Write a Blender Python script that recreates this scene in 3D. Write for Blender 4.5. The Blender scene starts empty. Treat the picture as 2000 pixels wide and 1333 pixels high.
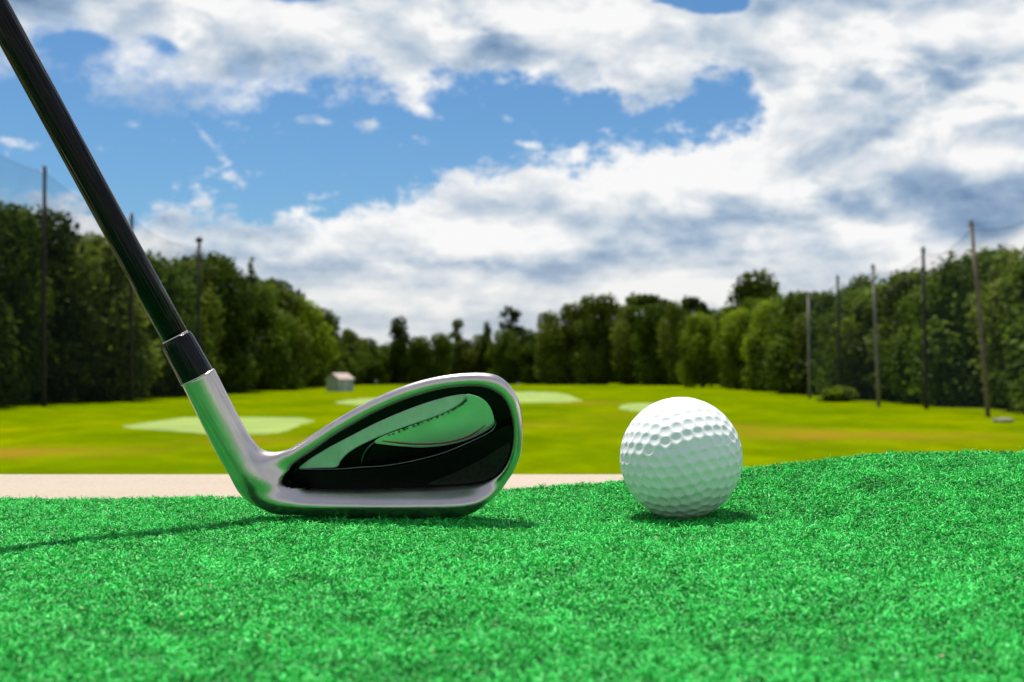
import bpy, bmesh, math, random
import numpy as np
from mathutils import Vector, Matrix

random.seed(7)
rng = np.random.default_rng(11)
scene = bpy.context.scene
col = scene.collection

# ------------------------------------------------------------------ camera model
CAM_Z = 0.0505          # eye above the spot the ball stands on (metres)
FPX = 2778.0            # 50 mm lens on a 36 mm sensor, in pixels of a 2000 wide frame
HOR = 732.0             # row of the horizon
FIELD_Z = -2.35         # the range lies below the tee
H = CAM_Z - FIELD_Z
PITCH = math.atan((HOR - 666.5) / FPX)

def unp(px, py, d):
    """world point seen at pixel (px,py) of the 2000x1333 frame at distance y=d"""
    X = (px - 1000.0) / FPX; Y = (666.5 - py) / FPX
    c, s = math.cos(PITCH), math.sin(PITCH)
    # camera looks along +y tilted up by PITCH
    dy = c - Y * s; dz = s + Y * c
    k = d / dy
    return Vector((X * k, d, CAM_Z + dz * k))

# ------------------------------------------------------------------ helpers
def link(o, parent=None):
    col.objects.link(o)
    if parent is not None:
        o.parent = parent
    return o

def tag(o, label=None, cat=None, group=None, kind=None):
    if label: o["label"] = label
    if cat: o["category"] = cat
    if group: o["group"] = group
    if kind: o["kind"] = kind
    return o

def empty(name, loc=(0, 0, 0), rz=0.0):
    o = bpy.data.objects.new(name, None)
    o.location = loc; o.rotation_euler = (0, 0, rz); o.empty_display_size = 0.1
    return link(o)

def mesh_obj(name, verts, faces, mat, parent=None, smooth=False):
    me = bpy.data.meshes.new(name)
    me.from_pydata([tuple(v) for v in verts], [], faces)
    me.validate(); me.update()
    if smooth:
        me.polygons.foreach_set("use_smooth", [True] * len(me.polygons))
    me.materials.append(mat)
    return link(bpy.data.objects.new(name, me), parent)

def np_mesh(name, V, Q, mat, parent=None, smooth=True, do_link=True):
    """V (n,3) float, Q (m,k) int"""
    me = bpy.data.meshes.new(name)
    m, k = Q.shape
    me.vertices.add(len(V)); me.loops.add(m * k); me.polygons.add(m)
    me.vertices.foreach_set("co", np.ascontiguousarray(V, dtype=np.float32).ravel())
    me.loops.foreach_set("vertex_index", np.ascontiguousarray(Q, dtype=np.int32).ravel())
    me.polygons.foreach_set("loop_start", np.arange(0, m * k, k, dtype=np.int32))
    me.polygons.foreach_set("use_smooth", np.full(m, smooth, dtype=bool))
    me.update(calc_edges=True)
    me.materials.append(mat)
    if not do_link:
        return me
    return link(bpy.data.objects.new(name, me), parent)

def tube(path, radii, seg=24, caps=True):
    """verts, faces of a tube through path points"""
    P = [Vector(p) for p in path]; V = []; F = []
    up = Vector((0.3, 0.9, 0.2)).normalized()
    for i, p in enumerate(P):
        a = P[max(i - 1, 0)]; b = P[min(i + 1, len(P) - 1)]
        t = (b - a).normalized()
        n1 = t.cross(up).normalized(); n2 = t.cross(n1).normalized()
        for j in range(seg):
            an = 2 * math.pi * j / seg
            V.append(p + (n1 * math.cos(an) + n2 * math.sin(an)) * radii[i])
    for i in range(len(P) - 1):
        for j in range(seg):
            k = (j + 1) % seg
            F.append((i * seg + j, i * seg + k, (i + 1) * seg + k, (i + 1) * seg + j))
    if caps:
        F.append(tuple(range(seg))[::-1]); F.append(tuple(range((len(P) - 1) * seg, len(P) * seg)))
    return V, F

def smooth01(x):
    x = np.clip(x, 0, 1); return x * x * (3 - 2 * x)

def catmull(pts, n, closed=False):
    P = np.array(pts, dtype=float); m = len(P); out = []
    rngi = range(m if closed else m - 1)
    for i in rngi:
        if closed: p0, p1, p2, p3 = P[(i - 1) % m], P[i], P[(i + 1) % m], P[(i + 2) % m]
        else: p0, p1, p2, p3 = P[max(i - 1, 0)], P[i], P[i + 1], P[min(i + 2, m - 1)]
        for s in range(n):
            t = s / n
            out.append(0.5 * ((2 * p1) + (-p0 + p2) * t + (2 * p0 - 5 * p1 + 4 * p2 - p3) * t * t + (-p0 + 3 * p1 - 3 * p2 + p3) * t ** 3))
    if not closed: out.append(P[-1])
    return np.array(out)

# ------------------------------------------------------------------ materials
def mat_new(name):
    m = bpy.data.materials.new(name); m.use_nodes = True
    nt = m.node_tree; nt.nodes.clear()
    out = nt.nodes.new("ShaderNodeOutputMaterial")
    return m, nt, out

def N(nt, kind, **kw):
    n = nt.nodes.new(kind)
    for k, v in kw.items():
        if k.startswith("i_"):
            key = k[2:]
            n.inputs[int(key) if key.isdigit() else key.replace("_", " ")].default_value = v
        else: setattr(n, k, v)
    return n

def L(nt, a, b): nt.links.new(a, b)

def math_n(nt, op, a, b=None, c=None, clamp=False):
    n = nt.nodes.new("ShaderNodeMath"); n.operation = op; n.use_clamp = clamp
    for i, v in enumerate((a, b, c)):
        if v is None: continue
        if isinstance(v, (int, float)): n.inputs[i].default_value = v
        else: nt.links.new(v, n.inputs[i])
    return n.outputs[0]

def ramp(nt, fac, stops, interp='LINEAR'):
    r = nt.nodes.new("ShaderNodeValToRGB"); r.color_ramp.interpolation = interp
    el = r.color_ramp.elements
    while len(el) < len(stops): el.new(0.5)
    for e, (p, c) in zip(el, stops):
        e.position = p; e.color = (c[0], c[1], c[2], 1) if not isinstance(c, (int, float)) else (c, c, c, 1)
    nt.links.new(fac, r.inputs[0]); return r.outputs[0]

def mix(nt, fac, a, b, mode='MIX'):
    n = nt.nodes.new("ShaderNodeMix"); n.data_type = 'RGBA'; n.blend_type = mode
    for i, v in ((0, fac), (6, a), (7, b)):
        if isinstance(v, (int, float)): n.inputs[i].default_value = v
        elif isinstance(v, tuple): n.inputs[i].default_value = (*v, 1)
        else: nt.links.new(v, n.inputs[i])
    return n.outputs[2]

def noise(nt, vec, scale, detail=4, rough=0.5, dist=0.0, mapscale=None):
    if mapscale is not None:
        mp = nt.nodes.new("ShaderNodeMapping"); mp.inputs['Scale'].default_value = mapscale
        nt.links.new(vec, mp.inputs[0]); vec = mp.outputs[0]
    n = nt.nodes.new("ShaderNodeTexNoise")
    n.inputs['Scale'].default_value = scale; n.inputs['Detail'].default_value = detail
    n.inputs['Roughness'].default_value = rough; n.inputs['Distortion'].default_value = dist
    nt.links.new(vec, n.inputs['Vector']); return n.outputs[0]

def bump(nt, h, strength, dist):
    b = nt.nodes.new("ShaderNodeBump"); b.inputs['Strength'].default_value = strength; b.inputs['Distance'].default_value = dist
    nt.links.new(h, b.inputs['Height']); return b.outputs[0]

def principled(nt, out, **kw):
    p = nt.nodes.new("ShaderNodeBsdfPrincipled")
    for k, v in kw.items():
        key = k.replace("_", " ")
        if isinstance(v, tuple) and len(v) == 3: v = (*v, 1)
        if hasattr(v, "is_linked") or isinstance(v, bpy.types.NodeSocket): nt.links.new(v, p.inputs[key])
        else: p.inputs[key].default_value = v
    nt.links.new(p.outputs[0], out.inputs[0]); return p

def objco(nt):
    return nt.nodes.new("ShaderNodeTexCoord").outputs['Object']

AXIS = Vector((-0.468, -0.14, 0.872)).normalized()
def along(nt, co, scale, detail=3, rough=0.5):
    """noise drawn out along the shaft's axis"""
    a1 = AXIS.cross(Vector((0, 1, 0))).normalized(); a2 = AXIS.cross(a1).normalized()
    cmb = nt.nodes.new("ShaderNodeCombineXYZ")
    for k, (v, f) in enumerate(((a1, 1.0), (a2, 1.0), (AXIS, 0.02))):
        dn = nt.nodes.new("ShaderNodeVectorMath"); dn.operation = 'DOT_PRODUCT'; L(nt, co, dn.inputs[0]); dn.inputs[1].default_value = v * f
        L(nt, dn.outputs['Value'], cmb.inputs[k])
    return noise(nt, cmb.outputs[0], scale, detail, rough)
def mat_metal():
    m, nt, out = mat_new("satin_steel"); co = objco(nt)
    n1 = noise(nt, co, 90, 5, 0.6); n2 = noise(nt, co, 1600, 3, 0.6)
    sx = nt.nodes.new("ShaderNodeSeparateXYZ"); L(nt, co, sx.inputs[0])
    onhosel = math_n(nt, 'MULTIPLY_ADD', sx.outputs[0], -70.0, -2.6, clamp=True)
    st = along(nt, co, 700, 3, 0.55)
    c = ramp(nt, n1, [(0.3, (0.53, 0.47, 0.45)), (0.7, (0.64, 0.57, 0.545))])
    stc = ramp(nt, st, [(0.35, (0.80, 0.80, 0.80)), (0.65, (1.12, 1.12, 1.11))])
    c = mix(nt, onhosel, c, mix(nt, 1.0, c, stc, 'MULTIPLY'))
    r = ramp(nt, n1, [(0.3, 0.27), (0.75, 0.37)])
    h = math_n(nt, 'ADD', n2, math_n(nt, 'MULTIPLY', math_n(nt, 'MULTIPLY', st, onhosel), 3.0))
    principled(nt, out, Base_Color=c, Metallic=1.0, Roughness=r, Normal=bump(nt, h, 0.10, 0.00012))
    return m

def mat_streaked(name, colr, rough, spec, bstr):
    m, nt, out = mat_new(name); co = objco(nt)
    st = along(nt, co, 1100, 2, 0.5)
    c = ramp(nt, st, [(0.35, tuple(x * .6 for x in colr)), (0.7, tuple(x * 1.6 for x in colr))])
    principled(nt, out, Base_Color=c, Roughness=rough, Specular_IOR_Level=spec, Normal=bump(nt, st, bstr, 0.0009))
    return m

def mat_polished():
    m, nt, out = mat_new("polished_badge"); co = objco(nt)
    n1 = noise(nt, co, 160, 3)
    c = ramp(nt, n1, [(0.3, (0.66, 0.69, 0.70)), (0.7, (0.76, 0.78, 0.79))])
    principled(nt, out, Base_Color=c, Metallic=0.75, Roughness=0.24, Normal=bump(nt, noise(nt, co, 300, 2), 0.05, 0.0003))
    return m

def mat_plain(name, colr, rough=0.5, metallic=0.0, coat=0.0, nscale=200, var=0.25, bstr=0.05, bdist=0.0002, spec=0.5):
    m, nt, out = mat_new(name); co = objco(nt)
    n1 = noise(nt, co, nscale, 4)
    a = tuple(x * (1 - var) for x in colr); b = tuple(min(1, x * (1 + var)) for x in colr)
    c = ramp(nt, n1, [(0.3, a), (0.7, b)])
    principled(nt, out, Base_Color=c, Metallic=metallic, Roughness=rough, Coat_Weight=coat, Coat_Roughness=0.08, Specular_IOR_Level=spec,
               Normal=bump(nt, noise(nt, co, nscale * 4, 3), bstr, bdist))
    return m

def mat_turf():
    m, nt, out = mat_new("artificial_turf_fibre"); co = objco(nt)
    at = nt.nodes.new("ShaderNodeAttribute"); at.attribute_name = "rnd"
    big = noise(nt, co, 28, 3, 0.6)
    c1 = ramp(nt, at.outputs['Fac'], [(0.0, (0.003, 0.13, 0.012)), (0.5, (0.022, 0.42, 0.052)), (0.93, (0.055, 0.74, 0.125)), (1.0, (0.18, 0.78, 0.30))])
    c2 = mix(nt, math_n(nt, 'MULTIPLY', big, 0.35), c1, (0.020, 0.38, 0.045))
    p = N(nt, "ShaderNodeBsdfPrincipled", i_Roughness=0.5)
    L(nt, c2, p.inputs['Base Color']); p.inputs['Specular IOR Level'].default_value = 0.22
    t = nt.nodes.new("ShaderNodeBsdfTranslucent"); L(nt, c2, t.inputs[0])
    ms = nt.nodes.new("ShaderNodeMixShader"); ms.inputs[0].default_value = 0.08
    L(nt, p.outputs[0], ms.inputs[1]); L(nt, t.outputs[0], ms.inputs[2]); L(nt, ms.outputs[0], out.inputs[0])
    return m

def mat_leaf(name, dark, light, trans=0.35):
    m, nt, out = mat_new(name); co = objco(nt)
    at = nt.nodes.new("ShaderNodeAttribute"); at.attribute_name = "rnd"
    oi = nt.nodes.new("ShaderNodeObjectInfo")
    big = noise(nt, co, 0.35, 3)
    f = math_n(nt, 'ADD', math_n(nt, 'MULTIPLY', at.outputs['Fac'], 0.6), math_n(nt, 'MULTIPLY', big, 0.5))
    f = math_n(nt, 'ADD', f, math_n(nt, 'MULTIPLY', math_n(nt, 'SUBTRACT', oi.outputs['Random'], 0.5), 0.35), clamp=True)
    c = ramp(nt, f, [(0.25, dark), (0.8, light)])
    p = N(nt, "ShaderNodeBsdfPrincipled", i_Roughness=0.5); L(nt, c, p.inputs['Base Color'])
    p.inputs['Specular IOR Level'].default_value = 0.05
    t = nt.nodes.new("ShaderNodeBsdfTranslucent"); L(nt, c, t.inputs[0])
    ms = nt.nodes.new("ShaderNodeMixShader"); ms.inputs[0].default_value = trans
    L(nt, p.outputs[0], ms.inputs[1]); L(nt, t.outputs[0], ms.inputs[2]); L(nt, ms.outputs[0], out.inputs[0])
    return m

def blob(nt, x, y, cx, cy, rx, ry, rot=0.0):
    """soft elliptical patch fixed on the ground"""
    dx = math_n(nt, 'SUBTRACT', x, cx); dy = math_n(nt, 'SUBTRACT', y, cy)
    c, s = math.cos(rot), math.sin(rot)
    a = math_n(nt, 'ADD', math_n(nt, 'MULTIPLY', dx, c / rx), math_n(nt, 'MULTIPLY', dy, s / rx))
    b = math_n(nt, 'ADD', math_n(nt, 'MULTIPLY', dx, -s / ry), math_n(nt, 'MULTIPLY', dy, c / ry))
    r2 = math_n(nt, 'ADD', math_n(nt, 'MULTIPLY', a, a), math_n(nt, 'MULTIPLY', b, b))
    return math_n(nt, 'EXPONENT', math_n(nt, 'MULTIPLY', r2, -1.0))

def gpt(px, py):
    """point of the range's grass seen at a pixel"""
    d = H * FPX / (py - HOR)
    return (px - 1000) / FPX * d, d

def mat_field():
    m, nt, out = mat_new("range_grass"); co = objco(nt)
    sx = nt.nodes.new("ShaderNodeSeparateXYZ"); L(nt, co, sx.inputs[0]); x, y = sx.outputs[0], sx.outputs[1]
    n1 = noise(nt, co, 0.12, 5, 0.65, mapscale=(0.7, 0.45, 1))
    n2 = noise(nt, co, 0.9, 5, 0.7, mapscale=(1, 0.6, 1))
    n3 = noise(nt, co, 7.0, 3, 0.7); n4 = noise(nt, co, 0.42, 5, 0.7, mapscale=(1.0, 0.45, 1))
    c = ramp(nt, n1, [(0.32, (0.060, 0.118, 0.000)), (0.5, (0.130, 0.188, 0.000)), (0.68, (0.208, 0.232, 0.000))])
    c = mix(nt, math_n(nt, 'MULTIPLY', ramp(nt, n2, [(0.35, 0.0), (0.7, 1.0)]), 0.45), c, (0.062, 0.098, 0.000))
    c = mix(nt, math_n(nt, 'MULTIPLY', ramp(nt, n4, [(0.42, 0.0), (0.62, 1.0)]), 0.72), c, (0.070, 0.105, 0.000))
    c = mix(nt, math_n(nt, 'MULTIPLY', ramp(nt, n4, [(0.30, 1.0), (0.42, 0.0)]), 0.5), c, (0.20, 0.17, 0.002))
    # worn, sun-burnt turf
    worn = None
    for (px, py, rx, ry, rot, amp) in ((40, 884, 3.4, 3.0, 0, 1.0), (1600, 850, 5.0, 5.0, 0.35, .75), (1470, 836, 2.5, 8, 0.3, .6), (1150, 787, 3.2, 9, 0, .7),
                                       (1060, 830, 3.0, 5, 0, .35), (1250, 812, 4, 5, 0, .35), (560, 860, 3.5, 3, 0, .7), (1800, 850, 6, 3, 0, .3)):
        gx, gy = gpt(px, py)
        b = math_n(nt, 'MULTIPLY', blob(nt, x, y, gx, gy, rx, ry, rot), amp)
        worn = b if worn is None else math_n(nt, 'ADD', worn, b)
    worn = math_n(nt, 'MULTIPLY', math_n(nt, 'MULTIPLY', worn, 1.5), ramp(nt, n4, [(0.3, 0.0), (0.7, 1.0)]), clamp=True)
    c = mix(nt, worn, c, (0.21, 0.135, 0.010))
    c = mix(nt, math_n(nt, 'MULTIPLY', n3, 0.25), c, (0.070, 0.085, 0.001))
    principled(nt, out, Base_Color=c, Roughness=0.9, Specular_IOR_Level=0.0, Normal=bump(nt, n3, 0.4, 0.03))
    return m

def mat_concrete():
    m, nt, out = mat_new("pale_concrete"); co = objco(nt)
    n1 = noise(nt, co, 6, 5, 0.6); n2 = noise(nt, co, 260, 3, 0.7); n3 = noise(nt, co, 45, 4, 0.6); n2 = noise(nt, co, 420, 2, 0.8)
    c = ramp(nt, n1, [(0.3, (0.33, 0.268, 0.205)), (0.7, (0.38, 0.31, 0.24))])
    c = mix(nt, math_n(nt, 'MULTIPLY', ramp(nt, n2, [(0.5, 0.0), (0.66, 1.0)]), 0.5), c, (0.22, 0.17, 0.14))
    c = mix(nt, math_n(nt, 'MULTIPLY', ramp(nt, n3, [(0.6, 0.0), (0.75, 1.0)]), 0.4), c, (0.25, 0.20, 0.16))
    principled(nt, out, Base_Color=c, Roughness=0.85, Normal=bump(nt, n2, 0.35, 0.001))
    return m

M = {}
M['metal'] = mat_metal(); M['polish'] = mat_polished()
M['brushed'] = mat_plain("brushed_badge", (0.50, 0.54, 0.55), 0.32, 0.55, 0, 250, 0.08, 0.05)
M['black_gloss'] = mat_streaked('black_lacquer', (0.0025, 0.0025, 0.0035), 0.09, 0.16, 0.9)
M['ferrule'] = mat_streaked('ferrule_plastic', (0.004, 0.004, 0.006), 0.18, 0.18, 0.6)
M['rubber'] = mat_plain("grip_rubber", (0.012, 0.012, 0.012), 0.8)
M['cavity'] = mat_plain("black_cavity_paint", (0.0035, 0.0032, 0.0032), 0.42, 0.0, 0.0, 500, 0.3, 0.08, spec=0.12)
M['facet'] = mat_plain("sheen_grey_facet", (0.018, 0.016, 0.015), 0.38, 0.0, 0.0, 600, 0.3, 0.1, spec=0.2)  # greyer than the cavity black: paints in the gloss the facet catches
M['gloss_inlay'] = mat_plain("gloss_black_inlay", (0.003, 0.003, 0.003), 0.22, 0.0, 0.0, 200, 0.2, 0.02, spec=0.15)
M['red'] = mat_plain("red_pinstripe", (0.17, 0.006, 0.006), 0.35)
M['trim'] = mat_plain("dark_chrome_trim", (0.12, 0.14, 0.14), 0.25, 1.0)
M['turf'] = mat_turf()
M['backing'] = mat_plain("turf_backing", (0.001, 0.03, 0.006), 0.9, 0, 0, 400, 0.4, 0.5, 0.001)
M['field'] = mat_field(); M['concrete'] = mat_concrete()
M['wood'] = mat_plain("weathered_pole_wood", (0.20, 0.155, 0.11), 0.85, 0, 0, 3, 0.35, 0.3, 0.01)
M['wood_dark'] = mat_plain("dark_creosote_pole", (0.022, 0.018, 0.015), 0.85, 0, 0, 3, 0.3, 0.3, 0.01)
M['wood_grey'] = mat_plain("grey_pole_wood", (0.22, 0.21, 0.19), 0.85, 0, 0, 3, 0.35, 0.3, 0.01)
M['bark'] = mat_plain("bark", (0.05, 0.038, 0.026), 0.9, 0, 0, 4, 0.4, 0.5, 0.03)
M['steel'] = mat_plain("galvanised_steel", (0.3, 0.31, 0.32), 0.5, 0.7, 0, 5, 0.2)
M['cable'] = mat_plain("net_cable", (0.05, 0.06, 0.07), 0.7, 0, 0, 3)
M['shed_wall'] = mat_plain("teal_grey_siding", (0.28, 0.35, 0.37), 0.7, 0, 0, 1.5, 0.12)
M['shed_roof'] = mat_plain("salmon_shingle", (0.38, 0.30, 0.265), 0.8, 0, 0, 1.5, 0.12)
M['white'] = mat_plain("white_paint", (0.45, 0.45, 0.44), 0.6, 0, 0, 2, 0.08)
M['tgreen'] = mat_plain("pale_target_turf", (0.185, 0.262, 0.038), 0.9, 0, 0, 0.35, 0.25, 0.3, 0.02)
M['rock'] = mat_plain("pale_stone", (0.19, 0.18, 0.14), 0.9, 0, 0, 2, 0.3, 0.6, 0.05)
M['crumb'] = mat_plain('cream_crumb', (0.50, 0.42, 0.24), 0.7)
M['leafA'] = mat_leaf("leaf_deep_green", (0.008, 0.020, 0.001), (0.095, 0.150, 0.008), 0.45)
M['leafB'] = mat_leaf("leaf_yellow_green", (0.030, 0.050, 0.001), (0.22, 0.30, 0.012), 0.5)
M['leafC'] = mat_leaf("leaf_olive", (0.014, 0.028, 0.003), (0.135, 0.175, 0.018), 0.45)

# ------------------------------------------------------------------ the lie of the mat
EX = np.array([-.60, -.209, -.109, -.03, .010, .031, .069, .098, .146, .209, .32, .60])
EZ = np.array([-.0005, -.0001, -.0008, .0020, .0048, .0062, .0098, .0129, .0171, .0186, .0175, .010])
MAT_Y1 = 0.58
def mat_z(x, y):
    """height of the mat's backing"""
    x = np.asarray(x, float); y = np.asarray(y, float)
    e = np.interp(x, EX, EZ)
    y0 = 0.475 - 0.16 * smooth01((x - 0.07) / 0.12)
    g = smooth01((y - y0) / (0.66 - y0)); g1 = smooth01((MAT_Y1 - y0) / (0.66 - y0))
    u = 0.0006 * np.sin(x * 21 + 1.0) * np.cos(y * 17) + 0.0004 * np.sin(x * 47 + y * 33)
    return e * g / g1 + u - 0.0003

# ------------------------------------------------------------------ golf ball
BALL_R = 0.02135
def build_ball():
    c = unp(1330, 894, 0.498)
    c.z = float(mat_z(c.x, c.y)) + BALL_R - 0.0002
    # dimple centres: geodesic grid of an icosahedron, frequency 6
    t = (1 + 5 ** .5) / 2
    iv = np.array([(-1, t, 0), (1, t, 0), (-1, -t, 0), (1, -t, 0), (0, -1, t), (0, 1, t), (0, -1, -t), (0, 1, -t), (t, 0, -1), (t, 0, 1), (-t, 0, -1), (-t, 0, 1)], float)
    iv /= np.linalg.norm(iv[0])
    fc = [(0, 11, 5), (0, 5, 1), (0, 1, 7), (0, 7, 10), (0, 10, 11), (1, 5, 9), (5, 11, 4), (11, 10, 2), (10, 7, 6), (7, 1, 8), (3, 9, 4), (3, 4, 2), (3, 2, 6), (3, 6, 8), (3, 8, 9), (4, 9, 5), (2, 4, 11), (6, 2, 10), (8, 6, 7), (9, 8, 1)]
    n = 6; pts = {}
    for f in fc:
        a, b, d = iv[list(f)]
        for i in range(n + 1):
            for j in range(n + 1 - i):
                k = n - i - j
                # equal-angle style spacing keeps the dimples nearly the same size
                p = a * math.sin(i / n * 1.107) + b * math.sin(j / n * 1.107) + d * math.sin(k / n * 1.107)
                p = p / np.linalg.norm(p); pts[tuple(np.round(p, 4))] = p
    D = np.array(list(pts.values()))
    R = np.array(Matrix.Rotation(0.45, 3, 'X') @ Matrix.Rotation(0.3, 3, 'Y') @ Matrix.Rotation(0.9, 3, 'Z'))
    D = D @ R.T
    me_b = bmesh.new(); bmesh.ops.create_icosphere(me_b, subdivisions=7, radius=1.0)
    V = np.array([v.co[:] for v in me_b.verts]); F = np.array([[v.index for v in f.verts] for f in me_b.faces]); me_b.free()
    V /= np.linalg.norm(V, axis=1)[:, None]
    near = np.empty(len(V))
    for s in range(0, len(V), 20000):
        near[s:s + 20000] = np.max(V[s:s + 20000] @ D.T, axis=1)
    ang = np.arccos(np.clip(near, -1, 1)) * BALL_R * 1000      # mm along the surface
    rd = 1.93; dep = 0.42
    q = np.clip(ang / rd, 0, 1)
    dd = dep * (1 - q ** 2) * (1 - smooth01((q - 0.86) / 0.14)) 
    V = V * (BALL_R - dd / 1000)[:, None]
    m, nt, out = mat_new("golf_ball_urethane"); co = objco(nt)
    n1 = noise(nt, co, 60, 4)
    cc = ramp(nt, n1, [(0.3, (0.72, 0.73, 0.755)), (0.7, (0.76, 0.77, 0.795))])
    p = principled(nt, out, Base_Color=cc, Roughness=0.42, Coat_Weight=0.3, Coat_Roughness=0.2)
    p.inputs['Subsurface Weight'].default_value = 0.05; p.inputs['Subsurface Scale'].default_value = 0.002
    p.inputs['Subsurface Radius'].default_value = (1, 0.9, 0.8)
    o = np_mesh("golf_ball", V, F, m, None, True)
    o.location = c
    tag(o, "white dimpled golf ball sitting on the green mat beside the iron", "golf ball")
    return c
ball_c = build_ball()

# ------------------------------------------------------------------ golf club
LOFT = math.radians(25); TL = math.tan(LOFT); CL = math.cos(LOFT)
Y0 = 0.505
def yface(z): return Y0 - z * TL
def on_plane(cx, cy, t):
    """crop coords (2.667x enlargement of the head) -> world, on the plane t behind the club face"""
    px, py = 320 + cx * .375, 620 + cy * .375
    d = 0.49
    for _ in range(8):
        w = unp(px, py, d); d = yface(w.z) - t / CL
    return unp(px, py, d)

OUT = [(560, 703), (640, 682), (700, 648), (800, 583), (900, 519), (1000, 462), (1100, 411), (1200, 367), (1300, 331), (1400, 306), (1500, 290), (1600, 283),
       (1680, 286), (1740, 301), (1790, 336), (1830, 386), (1855, 440), (1868, 500), (1874, 570), (1872, 640), (1863, 710), (1843, 770), (1815, 828), (1778, 880),
       (1730, 930), (1680, 970), (1630, 1003), (1570, 1028), (1500, 1042), (1400, 1049), (1300, 1053), (1200, 1054), (1100, 1053), (1000, 1050), (900, 1045), (800, 1036),
       (700, 1021), (620, 1003), (555, 982), (500, 956), (455, 926), (420, 890), (412, 850), (440, 800), (485, 755), (520, 722)]
CAV = [(622, 850), (640, 812), (700, 754), (800, 683), (900, 614), (1000, 556), (1100, 502), (1200, 457), (1300, 421), (1400, 392), (1500, 373), (1600, 366), (1680, 375),
       (1740, 405), (1780, 450), (1802, 510), (1812, 570), (1812, 640), (1802, 700), (1780, 760), (1745, 810), (1700, 840), (1640, 859), (1540, 870), (1400, 878),
       (1200, 885), (1000, 890), (800, 889), (700, 885), (650, 877), (628, 864)]

def poly2(pts, t, n=4):
    P = catmull(pts, n, True)
    W = [on_plane(p[0], p[1], t) for p in P]
    return np.array([(w.x, w.z) for w in W])

def sd_poly(P, X, Z):
    """signed distance of a 2D polygon on a grid"""
    d = np.full(X.shape, 1e9, np.float32); ins = np.zeros(X.shape, bool)
    n = len(P)
    for i in range(n):
        ax, az = P[i]; bx, bz = P[(i + 1) % n]
        ex, ez = bx - ax, bz - az
        wx, wz = X - ax, Z - az
        h = np.clip((wx * ex + wz * ez) / (ex * ex + ez * ez + 1e-18), 0, 1)
        d = np.minimum(d, (wx - ex * h) ** 2 + (wz - ez * h) ** 2)
        c = ((az > Z) != (bz > Z)) & (X < ex * (Z - az) / (ez + 1e-18) + ax)
        ins ^= c
    d = np.sqrt(d)
    return np.where(ins, -d, d)

def smin(a, b, k):
    h = np.clip(0.5 + 0.5 * (b - a) / k, 0, 1)
    return b * (1 - h) + a * h - k * h * (1 - h)
def smax(a, b, k): return -smin(-a, -b, k)

def surface_nets(F, org, h):
    S = F < 0
    nx, ny, nz = F.shape
    cnt = np.zeros((nx - 1, ny - 1, nz - 1), np.int8)
    acc = np.zeros((nx - 1, ny - 1, nz - 1, 3), np.float32)
    for ax in range(3):
        A = [slice(None)] * 3; B = [slice(None)] * 3
        A[ax] = slice(0, -1); B[ax] = slice(1, None)
        fa, fb = F[tuple(A)], F[tuple(B)]
        cr = (fa < 0) != (fb < 0)
        t = np.where(cr, fa / np.where(fa == fb, 1, fa - fb), 0).astype(np.float32)
        o1, o2 = [a for a in range(3) if a != ax]
        for i in (0, 1):
            for j in (0, 1):
                sl = [slice(None)] * 3
                sl[o1] = slice(i, cr.shape[o1] - 1 + i); sl[o2] = slice(j, cr.shape[o2] - 1 + j)
                c = cr[tuple(sl)]; tt = t[tuple(sl)]
                cnt += c
                acc[..., ax] += np.where(c, tt, 0)
                acc[..., o1] += np.where(c, i, 0); acc[..., o2] += np.where(c, j, 0)
    act = cnt > 0
    idx = -np.ones(act.shape, np.int64); idx[act] = np.arange(act.sum())
    ii = np.argwhere(act)
    V = (ii + acc[act] / cnt[act][:, None]) * h + org
    quads = []
    for ax in range(3):
        A = [slice(None)] * 3; B = [slice(None)] * 3
        A[ax] = slice(0, -1); B[ax] = slice(1, None)
        sa = S[tuple(A)]; sb = S[tuple(B)]
        e = np.argwhere(sa != sb)
        o1, o2 = [(1, 2), (2, 0), (0, 1)][ax]
        ok = (e[:, o1] > 0) & (e[:, o2] > 0) & (e[:, o1] < F.shape[o1] - 1) & (e[:, o2] < F.shape[o2] - 1)
        e = e[ok]; flip = sa[tuple(e.T)]
        def cell(a, b):
            q = e.copy(); q[:, o1] -= a; q[:, o2] -= b
            return idx[tuple(q.T)]
        q = np.stack([cell(1, 1), cell(0, 1), cell(0, 0), cell(1, 0)], 1)
        q[~flip] = q[~flip][:, ::-1]
        quads.append(q)
    return V, np.concatenate(quads)

def lap_smooth(V, Q, it, lam=0.5):
    E = np.concatenate([Q[:, [0, 1]], Q[:, [1, 2]], Q[:, [2, 3]], Q[:, [3, 0]]])
    E = np.concatenate([E, E[:, ::-1]])
    deg = np.bincount(E[:, 0], minlength=len(V))[:, None]
    for i in range(it):
        for l in (lam, -lam * 1.03):
            s = np.stack([np.bincount(E[:, 0], weights=V[E[:, 1], k], minlength=len(V)) for k in range(3)], 1)
            V = V + l * (s / deg - V)
    return V

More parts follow.
